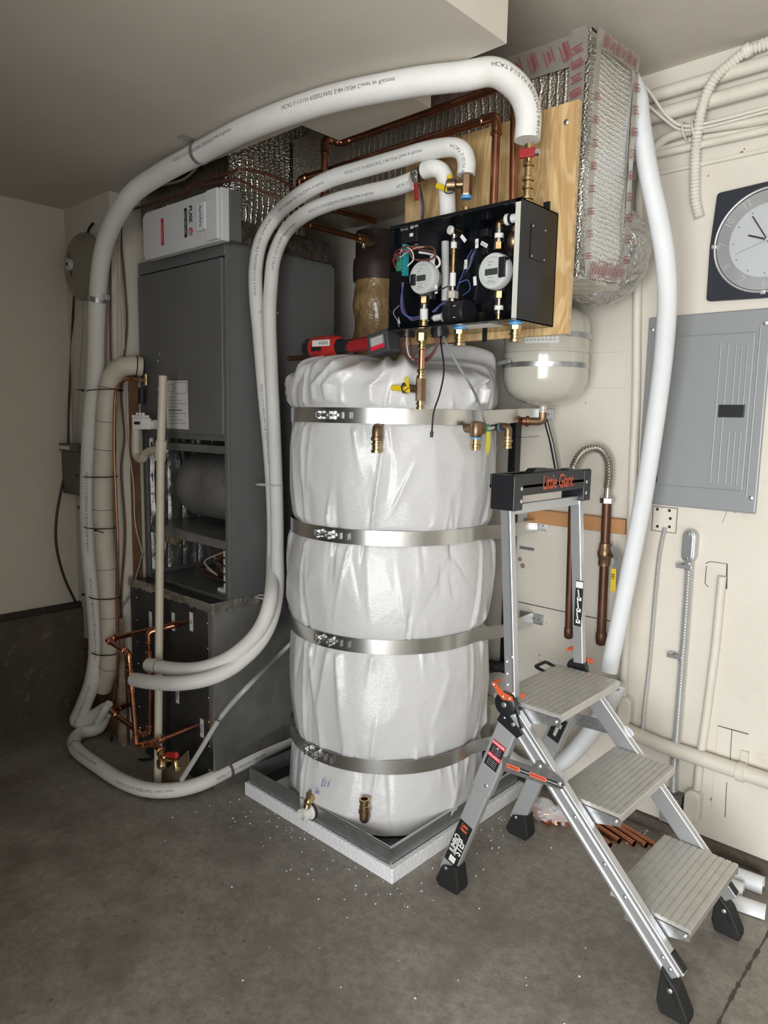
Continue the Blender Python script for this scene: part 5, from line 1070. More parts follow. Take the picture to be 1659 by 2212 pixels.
# treads
for k, (z, x0, x1) in enumerate(((.705, -1.185, -.955), (.478, -.955, -.757), (.242, -.772, -.552))):
    ys, ye = YL+.018, YR-.018; prof = [(x0, z-.012), (x0, z)]; n = 11; w_ = (x1-x0)/n
    for i in range(n):
        a = x0+w_*i; prof += [(a+w_*.10, z), (a+w_*.16, z-.0028), (a+w_*.30, z-.0028), (a+w_*.36, z)]
    prof += [(x1, z), (x1+.002, z-.004), (x1+.002, z-.024), (x1-.003, z-.024), (x1-.003, z-.012)]
    st = M().prism([(x, ys, q) for x, q in prof], (0, ye-ys, 0)).build('tread', tread_m, LD)
    for Yb, s in ((YL+.016, -1), (YR-.019, 1)):
        br = M().prism([Vector((x0+.045, Yb, z-.014)), Vector((x1+.002, Yb, z-.014)), Vector((x1+.002, Yb, z-.034)), Vector((x0+.10, Yb, z-.062)), Vector((x0+.045, Yb, z-.062))], (0, .003, 0)).build('tread_bracket', galv, LD)
        if s < 0:
            for dx, dz in ((.06, -.03), ((x1-x0)-.012, -.024)): rivet(x0+dx, Yb-.0005, z+dz, -1, .0055, br)
M().box(-.672, -.634, YL+.01, YR-.01, .175, .182).build('lower_brace', alu, LD); M().bar((-1.145, YL, 1.288), (-1.145, YR, 1.288), (0, 0, 1), .030, .014).build('cross_bar', alu, LD, bevel=.002)
m = M(); m.tube(round_path([(-1.178, 2.10, .703), (-1.215, 2.10, .712), (-1.215, 2.17, .712), (-1.178, 2.17, .703)], .01), .006, 8); m.build('pull_handle', black_pl, LD, smooth=True)
# top tray
tr = M(); tx0, tx1, tz0, tz1 = -1.205, -1.118, 1.318, 1.395
tray = M().box(tx1-.008, tx1, YL-.022, YR+.022, tz0+.012, tz1).build('tray_front', black_pl, LD, bevel=.003)
M().box(tx0, tx0+.008, YL-.022, YR+.022, tz0+.03, tz1-.002).build('tray_back', black_pl, LD, bevel=.003)
M().box(tx0, tx1, YL-.022, YR+.022, tz0+.035, tz0+.043).build('tray_floor', black_pl, LD)
for Y in (YL, YR): M().box(tx0+.006, tx1+.002, Y-.024, Y+.024, tz0-.03, tz1-.004).build('tray_end', black_pl, LD, bevel=.003)
M().box(tx0+.02, tx1-.02, 1.93, 2.08, tz0+.04, tz1+.004).build('tray_divider', black_pl, LD, bevel=.004)
m = M().prism([(tx1-.009, 1.88, tz1), (tx1-.009, 1.90, tz1+.012), (tx1-.009, 1.96, tz1+.012), (tx1-.009, 1.98, tz1)], (-.03, 0, 0)); m.build('tray_rib', black_pl, LD)
text('Little Giant', .062, (tx1+.0003, 2.02, 1.362), (0, 1, 0), (0, 0, 1), mat('logo_orange', (.48, .085, .045), .5), tray, sx=.72, bold=.018, space=.95)
for Y in (YL+.012, YR-.010):
    for z in (1.315, 1.352): M().lathe((tx1+.002, Y, z), (1, 0, 0), [(.006, 0), (.006, .002), (.003, .003)], 10).build('rivet', alu_b, tray)
# stickers on the legs
fy = YL-.0145
c = RT.lerp(RB, .80)+Vector((0, fy, 0)); s = M().obox(c, ru*.087, rv_*.026, Vector((0, .0005, 0))).build('leg_sticker', black_ink, LD)
text('JUMBO', .030, c+rv_*.010+ru*-.008+Vector((0, -.0004, 0)), ru, rv_, paper, s, sx=.8, bold=.03); text('STEP', .034, c-rv_*.012+ru*-.008+Vector((0, -.0004, 0)), ru, rv_, paper, s, sx=.9, bold=.03)
text('Little\nGiant', .016, c+ru*.066+Vector((0, -.0004, 0)), rv_*-1, ru, orange_ink, s, sx=.75, bold=.03); M().obox(c-ru*.068-rv_*.002+Vector((0, -.0006, 0)), ru*.012, rv_*.012, Vector((0, .0003, 0))).build('blank_square', paper, s)
c = RT.lerp(RB, .24)+Vector((0, YL-.0175, 0)); s = M().obox(c, ru*.048, rv_*.024, Vector((0, .0005, 0))).build('danger_sticker', black_ink, LD)
dr, dv_ = -rv_, ru
for k, t_ in ((.040, 'DANGER'), (-.006, 'PELIGRO')):
    b_ = M().obox(c+ru*k+Vector((0, -.0006, 0)), ru*.0075, rv_*.024, Vector((0, .0003, 0))).build('danger_band', red_ink, s); text(t_, .011, c+ru*k+Vector((0, -.001, 0)), dr, dv_, paper, b_, bold=.02)
    for j in range(4): text('--- -- ----- --', .007, c+ru*(k-.013-.0065*j)+Vector((0, -.0006, 0)), dr, dv_, paper, s, bold=.02)
c = at(1250, 1300, Y=YR-.0145); c = Vector((-1.142, YR-.0145, 0))
zq0, zq1 = at(1250, 1350, Y=YR).z, at(1250, 1252, Y=YR).z; xq = at(1250, 1300, Y=YR-.014).x
s = M().box(xq-.014, xq+.014, YR-.0145, YR-.0137, zq0, zq1).build('instruction_sticker', black_ink, LD); h = zq1-zq0
M().box(xq-.013, xq+.013, YR-.015, YR-.0146, zq1-.16*h, zq1-.02*h).build('pictogram_panel', paper, s)
for k in range(3): M().obox((xq+.002, YR-.015, zq0+h*(.1+.25*k)), (.008, 0, 0), (0, .0003, 0), (0, 0, .006)).obox((xq-.001, YR-.015, zq0+h*(.2+.25*k)), (.002, 0, .001), (0, .0003, 0), (-.003, 0, .016)).build('pictogram', paper, s)
c = RT.lerp(RB, .30)+Vector((0, YR-.0175, 0)); s = M().obox(c-ru*.02, ru*.048, rv_*.024, Vector((0, .0005, 0))).build('instruction_sticker', black_ink, LD); M().obox(c-ru*.03+Vector((0, -.0007, 0)), ru*.02, rv_*.006, Vector((0, .0002, 0))).obox(c-ru*.005+Vector((0, -.0007, 0)), ru*.008, rv_*.012, Vector((0, .0002, 0))).build('pictogram', grey_lt, s)

# ================================================================ things on the right wall
W = WY
def wq(px, py, d=.0): return at(px, py, Y=W-d)
# breaker panel
bp_ = thing('electrical_panel', 'grey steel breaker panel with closed door on the wall', 'electrical panel', (-.905, W-.015, 1.255))
x0, x1, z0, z1 = -1.112, -.698, 1.252, 1.932
M().box(x0, x1, W-.012, W, z0, z1).build('cover', grey_box, bp_, bevel=.006, seg=3)
dx0, dx1, dz0, dz1 = x0+.062, x1-.045, z0+.075, z1-.075
pd = M().box(dx0, dx1, W-.018, W-.011, dz0, dz1).build('door', grey_box, bp_, bevel=.005, seg=3)
for dx in (.0, .014): M().prism([(dx0+.008-dx*0, W-.0185, dz0+.01), (dx0+.012, W-.0185, dz0+.01), (dx0+.012, W-.0185, dz1-.01), (dx0+.008, W-.0185, dz1-.01)], (0, -.002, 0)).build('emboss_rib', grey_box, pd)
for i, (xx, a, b2) in enumerate(((.20, .02, .50), (.225, .02, .50), (.25, .28, .49), (.268, .28, .49), (.286, .28, .49), (.25, .02, .2), (.268, .02, .2), (.286, .02, .2))): M().tube([(dx0+xx-.0, W-.018, dz0+a), (dx0+xx, W-.018, dz0+b2)], .003, 8).build('emboss_rib', grey_box, pd, smooth=True)
M().tube([(dx1+.012, W-.012, dz0-.02), (dx1+.012, W-.012, dz1+.02)], .004, 8).build('emboss_rib', grey_box, bp_, smooth=True)
c = wq(1580, 888, .02); lt = M().box(c.x-.042, c.x+.042, W-.024, W-.017, c.z-.021, c.z+.021).build('latch', black_pl, pd, bevel=.002); M().box(c.x-.030, c.x-.006, W-.0215, W-.0245, c.z-.013, c.z+.013).build('latch_slide', mat('latch_dark', (.004, .004, .005), .6), lt)
for (px, py) in [(1409, 712), (1654, 697), (1622, 1076)]:
    c = wq(px, py, .013); s = M().lathe(c, (0, -1, 0), [(.0075, 0), (.0075, .002), (.004, .0035)], 14).build('screw', zinc, bp_, smooth=True)
# clock
cc = wq(1657, 517, .03); ck = thing('wall_clock', 'square dark wall clock with silver round dial', 'clock', (cc.x, W-.02, cc.z-.18))
hw = .176; q = []
for sx_, sz_ in ((-1, 1), (-.0, 1.045), (1, 1), (1.035, 0), (1, -1), (0, -1.03), (-1, -1), (-1.03, 0)): q.append((cc.x+hw*sx_*(.965 if sz_ > .5 else 1.02 if sz_ < -.5 else 1), W-.022, cc.z+hw*sz_))
S = []
for i in range(8):
    a, b2, c = Vector(q[i-1]), Vector(q[i]), Vector(q[(i+1) % 8])
    if i % 2 == 0:
        for t in (0, .25, .5, .75, 1): p0 = b2+(a-b2).normalized()*.012; p2 = b2+(c-b2).normalized()*.012; S.append(p0*(1-t)**2+b2*2*t*(1-t)+p2*t*t)
    else: S.append(b2)
M().prism(S, (0, .022, 0)).build('clock_body', mat('clock_navy', (.014, .018, .027), .4), ck, bevel=.002)
silv = mat('clock_silver', (.42, .44, .45), .38, .75)
M().ring((cc.x, W-.026, cc.z), (0, 1, 0), .163, .0045, 96, 10).build('chrome_ring', alu_b, ck, smooth=True)
M().lathe((cc.x, W-.022, cc.z), (0, -1, 0), [(.157, 0), (.157, .002), (.115, .003)], 96, cap=False).build('chapter_ring', silv, ck, smooth=True)
M().lathe((cc.x, W-.024, cc.z), (0, -1, 0), [(.116, 0), (.116, .002), (.112, .002), (.112, .0005), (.0, .0005)], 96).build('dial', mat('dial_silver', (.50, .52, .54), .45, .3), ck)
for a in range(4):
    t = a*math.pi/2; M().obox((cc.x+.165*math.cos(t), W-.027, cc.z+.165*math.sin(t)), (.008, 0, 0), (0, .006, 0), (0, 0, .007)).build('ring_clip', alu_b, ck, bevel=.003)
for h_ in range(1, 13):
    t = math.radians(90-30*h_); o = Vector((math.cos(t), 0, math.sin(t))); up_ = o if (h_ >= 8 or h_ <= 4) else -o
    rgt = Vector((up_.z, 0, -up_.x)); text(str(h_), .036, Vector((cc.x, W-.0255, cc.z))+o*.137, rgt, up_, alu_b, ck, name='numeral', sx=.85, bold=-.004)
    M().obox(Vector((cc.x, W-.0262, cc.z))+o*.104, o*.003, Vector((0, .0004, 0)), rgt*.0008).build('hour_mark', black_ink, ck)
for a, ln, w_ in ((300-10, .062, .005), (330-2, .094, .0035), (250, .10, .0008)):
    t = math.radians(90-a); o = Vector((math.cos(t), 0, math.sin(t))); M().bar(Vector((cc.x, W-.030, cc.z))-o*.012, Vector((cc.x, W-.030, cc.z))+o*ln, (-o.z, 0, o.x), w_, .001).build('clock_hand', black_ink if w_ > .001 else grey_ink, ck)
M().lathe((cc.x, W-.0315, cc.z), (0, -1, 0), [(.005, 0), (.005, .002)], 16).build('hand_pin', alu_b, ck); text('SEIKO', .014, (cc.x+.02, W-.0262, cc.z+.07), (1, 0, 0), (0, 0, 1), black_ink, ck)
# cover plates, conduit
def plate(px0, py0, px1, py1, name, label, mt, th=.004):
    a, b2 = wq(px0, py0, th), wq(px1, py1, th); o = M().box(a.x, b2.x, W-th, W, b2.z, a.z).build(name, mt, bevel=.0015); return tag(o, label, 'cover plate')
plate(1277, 763, 1349, 838, 'cover_plate', 'square painted blank cover plate beside the expansion tank', wall_paint)
jp = thing('junction_plate', 'small painted junction cover with dark holes below breaker panel', 'cover plate', wq(1433, 1140))
a, b2 = wq(1414, 1095), wq(1458, 1148); M().box(a.x, b2.x, W-.004, W, b2.z, a.z).build('plate', wall_paint, jp, bevel=.001)
for px, py in ((1420, 1100), (1446, 1103), (1448, 1120), (1420, 1137), (1446, 1138)): M().lathe(wq(px, py, .004), (0, -1, 0), [(.0055, 0), (.0055, .0006)], 12).build('hole', black_rub, jp)
m = M(); e = .0025
a, b2 = wq(1411, 1093), wq(1460, 1152)
for p, q in (((a.x, a.z), (b2.x, a.z)), ((b2.x, a.z), (b2.x, b2.z)), ((b2.x, b2.z), (a.x, b2.z)), ((a.x, b2.z), (a.x, a.z))): m.bar((p[0], W-.0006, p[1]), (q[0], W-.0006, q[1]), (0, 1, 0), .001, .002)
m.build('cut_line', seam_m, jp)
def corrugated(m, P, r, pitch, n=12, depth=.26):
    P = [Vector(p) for p in P]; L = [0]
    for i in range(1, len(P)): L.append(L[-1]+(P[i]-P[i-1]).length)
    nn = int(L[-1]/pitch)*4; S = []; j = 0
    for i in range(nn+1):
        d = L[-1]*i/nn
        while j < len(P)-2 and L[j+1] < d: j += 1
        S.append(P[j].lerp(P[j+1], (d-L[j])/max(L[j+1]-L[j], 1e-6)))
    return m.tube(S, [r*(1-depth*(0, .35, 1, .35)[i % 4]) for i in range(nn+1)], n)
def flex(name, label, P, r, mt, pitch=.008, straps=()):
    t = thing(name, label, 'conduit', min(P, key=lambda q: q.z)); corrugated(M(), smooth_path(P, 6), r, pitch).build('corrugated_tube', mt, t, smooth=True); return t
fl_m = mat('flex_steel', (.62, .63, .63), .3, .75)
flex('flex_conduit', 'thin steel flexible conduit hanging below the junction cover', [wq(1436, 1140, .012), wq(1424, 1200, .012), wq(1414, 1300, .012), wq(1403, 1430, .012), wq(1392, 1530, .012), wq(1388, 1578, .012)], .0085, fl_m, .006)
t = flex('flex_conduit', 'thick steel flexible conduit between conduit body and grey box', [wq(1490, 1207, .02), wq(1484, 1300, .02), wq(1473, 1450, .02), wq(1463, 1580, .02), wq(1457, 1650, .02), wq(1454, 1712, .02)], .0165, fl_m, .0105)
for px, py in ((1487, 1222), (1467, 1415)): c = wq(px, py, .006); M().box(c.x-.034, c.x+.022, W-.038, W-.034, c.z-.008, c.z+.008).box(c.x-.034, c.x-.016, W-.036, W, c.z-.008, c.z+.008).build('one_hole_strap', galv, t, bevel=.002)
lb_ = thing('conduit_elbow_fitting', 'silver oval conduit body at top of the thick conduit', 'conduit body', wq(1491, 1210, .02))
c0, c1 = wq(1493, 1158, .02), wq(1490, 1200, .02); dz = Vector((c0.x, W-.022, c0.z))
def stadium(cx, z0, z1, r, y, d):
    S = [Vector((cx+r*math.cos(t), y, z1+r*math.sin(t))) for t in np.linspace(0, math.pi, 9)]+[Vector((cx+r*math.cos(t), y, z0+r*math.sin(t))) for t in np.linspace(math.pi, 2*math.pi, 9)]; return M().prism(S, (0, d, 0))
stadium(c0.x, c1.z, c0.z, .023, W-.042, .042).build('body', galv, lb_, bevel=.004); stadium(c0.x-.002, c1.z+.002, c0.z-.002, .018, W-.046, .005).build('lid', zinc, lb_, bevel=.002)
for z in (c0.z+.008, c1.z-.008): M().lathe((c0.x-.002, W-.046, z), (0, -1, 0), [(.004, 0), (.004, .002)], 10).build('screw', steel, lb_)
tag(stadium(wq(1503, 1720).x, wq(1503, 1755).z, wq(1503, 1715).z, .028, W-.045, .045).build('conduit_fitting', pipe_paint, bevel=.006), 'cream painted conduit body low on the wall by grey box', 'conduit body')
tag(M().tube([wq(1560, 1245, .014), wq(1545, 1400, .014), wq(1524, 1560, .014), wq(1512, 1640, .014), wq(1506, 1705, .016)], .0145, 16).build('painted_conduit', pipe_paint, smooth=True), 'cream painted conduit running down from the wall hole', 'pipe')
c = wq(1460, 1738, .0); jb = thing('junction_box', 'small dark grey junction box near the floor', 'electrical box', (c.x, W-.02, c.z-.05)); M().box(c.x-.042, c.x+.034, W-.05, W, c.z-.06, c.z+.058).build('box', mat('jb_grey', (.16, .165, .17), .4, .4), jb, bevel=.003); M().box(c.x-.040, c.x+.026, W-.054, W-.05, c.z-.055, c.z+.048).build('lid', grey_box, jb, bevel=.002); M().lathe((c.x-.01, W-.054, c.z+.026), (0, -1, 0), [(.004, 0), (.004, .002)], 10).build('screw', zinc, jb)
# wall opening and scored plaster
hl = thing('wall_cutout', 'ragged cut opening in the plaster above painted conduit', 'wall hole', wq(1565, 1300))
a, b2 = wq(1557, 1247), wq(1570, 1271); M().box(a.x, b2.x, W-.002, W-.0005, b2.z, a.z).build('opening', mat('hole_dark', (.03, .024, .018), .9), hl)
m = M()
for P in (((1524, 1217), (1535, 1213), (1570, 1218), (1569, 1250)), ((1526, 1222), (1523, 1260), (1530, 1268)), ((1571, 1218), (1570, 1272), (1556, 1272))): m.tube([wq(x, y, .001) for x, y in P], .0013, 5)
m.build('score_line', seam_m, hl, kind='stuff')
so = thing('access_panel', 'faint cut panel outline in the plaster at lower right', 'panel', wq(1580, 1770))
a, b2, c = wq(1551, 1568), wq(1617, 1585), wq(1600, 1770); M().box(a.x, b2.x, W-.003, W, wq(1600, 1770).z, a.z).build('panel', wall_paint, so, bevel=.001)
m = M()
for P in (((1581, 1578), (1577, 1640)), ((1570, 1690), (1566, 1765)), ((1551, 1568), (1617, 1586))): m.tube([wq(x, y, .0035) for x, y in P], .0012, 5)
m.build('score_line', seam_m, so, kind='stuff')
# painted pipes
def ppipe(name, label, P, r, mt=pipe_paint, sm=True): return tag(M().tube(smooth_path(P, 8) if sm else P, r, 16).build(name, mt, smooth=True), label, 'pipe')
bp2 = thing('wall_pipe', 'thick cream painted pipe running level low along the wall', 'pipe', wq(1500, 1640, .03))
zz0 = .352; M().tube([(-1.20, W-.034, zz0+.03), (-.95, W-.034, zz0), (2.19, W-.034, zz0-.02)], .028, 20).build('pipe', pipe_paint, bp2, smooth=True)
c = wq(1605, 1635, .03); M().lathe((c.x-.014, W-.034, zz0-.003), (1, 0, 0), [(.029, 0), (.033, .001), (.033, .026), (.029, .028)], 20).box(c.x-.012, c.x+.012, W-.012, W, zz0-.02, zz0+.065).build('pipe_strap', pipe_paint, bp2, smooth=True)
ppipe('painted_conduit', 'cream painted conduit down the wall left of breaker panel', [Vector((2.19, W-.03, wq(1779, 225, .03).z)), Vector((.9, W-.03, wq(1779, 225, .03).z)), Vector((.1, W-.03, wq(1779, 225, .03).z)), wq(1659+120, 225, .03), wq(1659, 256, .03), wq(1560, 272, .03), wq(1480, 285, .03), wq(1430, 305, .03), wq(1398, 345, .03), wq(1384, 400, .022), wq(1379, 480, .02), wq(1376, 650, .02), wq(1374, 850, .02), wq(1368, 1000, .02), wq(1358, 1250, .02), wq(1350, 1420, .02), wq(1345, 1510, .02)], .0155)
ppipe('painted_pipe', 'upper of two level painted pipes near the ceiling', [Vector((-1.5, W-.03, 2.69)), Vector((2.19, W-.03, 2.69))], .022, sm=False)
ppipe('painted_pipe', 'lower of two level painted pipes near the ceiling', [Vector((-1.5, W-.035, 2.618)), Vector((2.19, W-.035, 2.618))], .024, sm=False)
ppipe('painted_pipe', 'slim painted pipe level below the ceiling pipes', [Vector((-1.5, W-.02, 2.50)), Vector((2.19, W-.02, 2.44))], .013, sm=False)
ppipe('painted_pipe', 'slimmest painted pipe, lowest of the level upper pipes', [wq(1345, 348, .015), wq(1500, 300, .015), wq(1659, 275, .015), wq(1800, 245, .015), Vector((2.19, W-.015, 2.40))], .010, sm=False)
tag(M().box(-1.3, 2.19, W-.012, W, 2.425, 2.438).build('wall_batten', pipe_paint, bevel=.002), 'thin painted batten on the wall below slim pipe', 'batten')
c = wq(1350, 1535, .03); tag(stadium(c.x, c.z-.03, c.z+.03, .026, W-.045, .045).build('conduit_fitting', pipe_paint, bevel=.006), 'cream painted conduit body at foot of the long conduit', 'conduit body')
t = flex('flex_conduit', 'white painted ribbed flexible conduit curving from ceiling above clock', [Vector((2.19, W-.03, 2.75)), Vector((.4, W-.03, 2.752)), wq(1720, 72, .03), wq(1659, 95, .03), wq(1612, 112, .035), wq(1575, 140, .05), wq(1542, 172, .065), wq(1522, 215, .07), wq(1510, 265, .06), wq(1503, 320, .03), wq(1501, 380, .022), wq(1502, 430, .02), wq(1511, 470, .012)], .0185, white_pipe, .012)
i = wq(1615, 112, .03); M().lathe(i-Vector((.01, 0, 0)), (1, 0, .35), [(.020, 0), (.023, .001), (.023, .022), (.020, .023)], 16).build('conduit_strap', white_pipe, t, smooth=True)
P = [wq(1362, 158, .14), wq(1400, 195, .10), wq(1440, 250, .06), wq(1478, 272, .055), wq(1540, 263, .055), wq(1659, 232, .055), wq(1760, 207, .055), Vector((.4, W-.055, 2.575)), Vector((2.19, W-.05, 2.57))]
cable('nonmetallic_cable', 'upper white cable sagging from duct to the pipe tie', P, .0052, white_pipe, 'white cables by the duct')
cable('nonmetallic_cable', 'lower white cable sagging from duct to the pipe tie', [p+Vector((-.005, 0, -.04 if i < 2 else -.012)) for i, p in enumerate(P)], .0045, white_pipe, 'white cables by the duct')
tt = wq(1481, 284, .04); tag(M().ring(tt, (1, 0, .2), .030, .003, 20, 6).build('white_tie', white_pipe, smooth=True), 'left white cable tie on the curved conduit', 'cable tie', 'white ties'); tt = wq(1502, 282, .04); tag(M().ring(tt, (1, 0, .2), .030, .003, 20, 6).build('white_tie', white_pipe, smooth=True), 'right white cable tie on the curved conduit', 'cable tie', 'white ties')
# gas / water tails
gp = thing('stub_pipe', 'brown copper stub pipe capped low, left of the valve', 'pipe', wq(1228, 1375, .05))
a, b2 = wq(1238, 1040, .06), wq(1228, 1372, .06); M().tube([a, Vector((b2.x, a.y, b2.z))], .0155, 16).build('pipe', copper_d, gp, smooth=True); M().lathe((b2.x, a.y, b2.z-.016), (0, 0, 1), [(.006, 0), (.016, .006), (.0185, .018), (.0185, .045), (.016, .05)], 16).cyl((b2.x, a.y, b2.z), (b2.x, W, b2.z), .016).build('elbow_cap', copper_d, gp, smooth=True)
xg, yg = a.x, a.y
gv_ = thing('gas_valve_pipe', 'brown copper pipe with brass ball valve on the wall', 'pipe', wq(1300, 1395, .05))
c = wq(1311, 1085, .055); d_ = wq(1298, 1385, .055); M().tube([Vector((c.x, c.y, c.z)), Vector((d_.x, c.y, d_.z))], .0175, 16).build('pipe', copper_d, gv_, smooth=True)
M().lathe((d_.x, c.y, d_.z-.018), (0, 0, 1), [(.006, 0), (.018, .006), (.021, .02), (.021, .05), (.018, .055)], 16).cyl((d_.x, c.y, d_.z), (d_.x, W, d_.z), .018).build('elbow_cap', copper_d, gv_, smooth=True)
zv = wq(1305, 1195, .055).z; xv = (c.x*.65+d_.x*.35); M().lathe((xv, c.y, zv-.05), (0, 0, 1), [(.019, 0), (.023, .002), (.023, .03), (.026, .034), (.028, .045), (.028, .058), (.024, .066), (.022, .09), (.019, .092)], 10).build('ball_valve', bronze, gv_, smooth=True)
q0 = at(1327, 1190, Y=c.y-.03); q1 = at(1333, 1212, Y=c.y-.03); q2 = at(1325, 1235, Y=c.y-.035); q3 = at(1324, 1278, Y=c.y-.035)
M().cyl((xv, c.y, zv), (q0.x, q0.y, zv), .008).build('stem', bronze, gv_); M().bar(q0+Vector((-.008, 0, .014)), q1, (1, 0, 0), .018, .003).bar(q1, q2, (1, 0, 0), .018, .003).build('lever_arm', zinc, gv_)
lg = M().bar(q2+Vector((0, 0, .012)), q3, (1, 0, 0), .020, .005).build('lever_grip', yellow, gv_, bevel=.003)
text('125', .016, (q2+q3)/2+Vector((0, -.004, .02)), (0, 0, 1), (-1, 0, 0), black_ink, lg, bold=.02)
M().hexnut((c.x, c.y, c.z-.004), (0, 0, 1), .026, .022).build('union_nut', steel, gv_); M().cyl((c.x, c.y, c.z+.015), (c.x, c.y, c.z+.065), .014).build('tail_pipe', steel, gv_, smooth=True)
fx = thing('steel_flex_connector', 'stainless corrugated hose arching between the two copper pipes', 'hose', (c.x, c.y, c.z+.05))
top = wq(1285, 968, .06).z; P = [Vector((c.x, c.y, c.z+.055)), Vector((c.x+.002, c.y, c.z+.11)), Vector((c.x-.008, c.y, top-.035)), Vector((c.x-.045, c.y, top)), Vector((xg+.05, yg, top-.008)), Vector((xg+.018, yg, top-.038)), Vector((xg, yg, top-.075))]
corrugated(M(), smooth_path(P, 8), .019, .011, 16, .22).build('corrugated_tube', steel, fx, smooth=True)
M().cyl((xg, yg, a.z-.04), (xg, yg, top-.07), .016).build('end_sleeve', steel, fx, smooth=True); M().hexnut((xg, yg, a.z-.05), (0, 0, 1), .022, .02).build('end_nut', steel, fx)
wd = M(); a_, b_ = wq(1143, 1095), wq(1352, 1150); wd.box(-1.568, a_.x+.44, W-.034, W, 1.128, 1.185); tag(wd.build('timber_cleat', lumber, bevel=.002), 'bare timber cleat screwed to wall behind the copper pipes', 'timber')
st = thing('steel_strut', 'black steel strut standing against the wall behind tank', 'strut', (-1.65, W-.03, .5)); M().box(-1.668, -1.632, W-.045, W-.002, .45, 1.60).build('channel', black_gl, st, bevel=.004); 
c = wq(1130, 1184, .01); M().box(c.x-.02, c.x+.05, W-.006, W-.001, c.z-.006, c.z+.006).build('perforated_tie', galv, st)
rd = thing('printed_cable', 'black printed cable slanting down from the expansion tank', 'cable', wq(1200, 1030, .05)); M().tube([wq(1178, 905, .08), wq(1190, 950, .07), wq(1205, 1030, .05)], .0085, 10).build('cable', w_black, rd, smooth=True)
M().tube([wq(1180, 912, .0895), wq(1192, 955, .079), wq(1206, 1028, .059)], .0025, 6).build('print_stripe', grey_lt, rd)
tag(M().box(-.672, -.50, W-.003, W-.0005, 1.43, 1.70).build('notice_sheet', [mat('sheet_orange', (.70, .30, .03), .5)]), 'orange edged notice beside the breaker panel at frame edge', 'notice')
tag(M().box(-.668, -.50, W-.0045, W-.003, 1.56, 1.84).build('notice_sheet', paper), 'white paper notice beside the breaker panel at frame edge', 'notice')
# screw holes and scars on the wall
random.seed(9); m = M()
for px, py, r in [(1165, 1415, .004), (1166, 1427, .003), (1123, 1208, .010), (1129, 1222, .012), (1290, 1345, .004), (1410, 1312, .003), (1602, 330, .006), (1615, 335, .005), (1608, 322, .003), (1530, 380, .003), (1538, 1727, .007), (1380, 790, .003), (1265, 870, .003), (1230, 1290, .004), (1155, 1342, .004), (1180, 1345, .003)]:
    m.lathe(wq(px, py, .0003), (0, -1, 0), [(r, 0), (r*.8, .0008)], 10)
m.build('wall_scars', mat('scar_brown', (.26, .21, .15), .9), wb, kind='stuff')
m = M(); m.tube([wq(1120, 1300, .001), wq(1220, 1322, .001), wq(1320, 1342, .001)], .002, 5); m.tube([wq(1125, 945, .0005), wq(1165, 942, .0005)], .001, 5); m.tube([wq(1560, 1130, .0003), wq(1572, 1100, .0003), wq(1590, 1108, .0003)], .0007, 5); m.build('drywall_seam', seam_m, wb)

# ================================================================ left side
bl_ = thing('alarm_bell', 'tan domed alarm bell on the wall beside the hose', 'bell', at(165, 640, Y=1.50)); c = at(172, 575, Y=1.50); R_ = .148
M().lathe((c.x, 1.525, c.z), (0, -1, 0), [(R_*.93, 0), (R_, .003), (R_, .010), (R_*.97, .022), (R_*.86, .038), (R_*.66, .052), (R_*.4, .062), (.03, .066), (0, .066)], 48).build('gong', tan_bell, bl_, smooth=True)
M().lathe((c.x, 1.459, c.z), (0, -1, 0), [(.026, 0), (.026, .012), (.022, .016), (0, .016)], 20).build('hub', grey_lt, bl_, smooth=True); M().lathe((c.x, 1.443, c.z), (0, -1, 0), [(.007, 0), (.007, .004)], 6).build('hub_screw', black_rub, bl_)
M().bar((c.x-.01, 1.455, c.z+.045), (c.x+.012, 1.455, c.z-.05), (1, 0, 0), .004, .003).build('spring_clip', black_rub, bl_); M().box(c.x-.05, c.x+.05, 1.52, AY, c.z-.05, c.z+.05).build('back_box', mat('bell_back', (.03, .03, .03), .6), bl_)
c = at(164, 1015, Y=1.52); eb = thing('breaker_box', 'small grey steel switch box half behind the paired hoses', 'electrical box', (c.x, 1.52, c.z-.14)); z0, z1 = at(160, 1068, Y=1.5).z, at(160, 975, Y=1.5).z
M().box(LX+.004, c.x+.10, 1.49, AY, z0, z1).build('box', mat('old_grey', (.12, .12, .105), .5, .2), eb, bevel=.004); M().box(LX+.002, c.x+.10, 1.48, AY, z1, z1+.035).build('lid', MATS['old_grey'], eb, bevel=.003); M().box(LX+.01, c.x+.03, 1.4785, 1.4798, z1+.008, z1+.024).build('name_strip', paper, eb)
M().ring(at(172, 1075, Y=1.50), (0, 1, 0), .05, .007, 20, 8, math.pi*.4, math.pi*1.6).build('cable_loop', black_rub, eb, smooth=True)
cable('black_cable', 'black cable dropping from the alarm bell down the wall', [at(201, 482, Y=1.53), at(190, 500, Y=1.53), at(170, 560, Y=1.545), at(160, 640, Y=1.535), at(154, 760, X=LX+.012), at(148, 900, X=LX+.012), at(148, 965, X=LX+.012)], .0055, w_black)
cable('black_cable', 'black and white cable bowing below the grey switch box', [at(px, py, X=LX+.012) for px, py in ((146, 1000), (132, 1060), (122, 1120), (122, 1180), (138, 1245), (163, 1300))], .006, w_black)
cable('thin_wire', 'thin tan wire hanging below the alarm bell', [at(178, 640, Y=1.545), at(177, 730, Y=1.545), at(172, 800, Y=1.545), at(168, 880, Y=1.545), at(165, 960, Y=1.545)], .0022, w_tan)
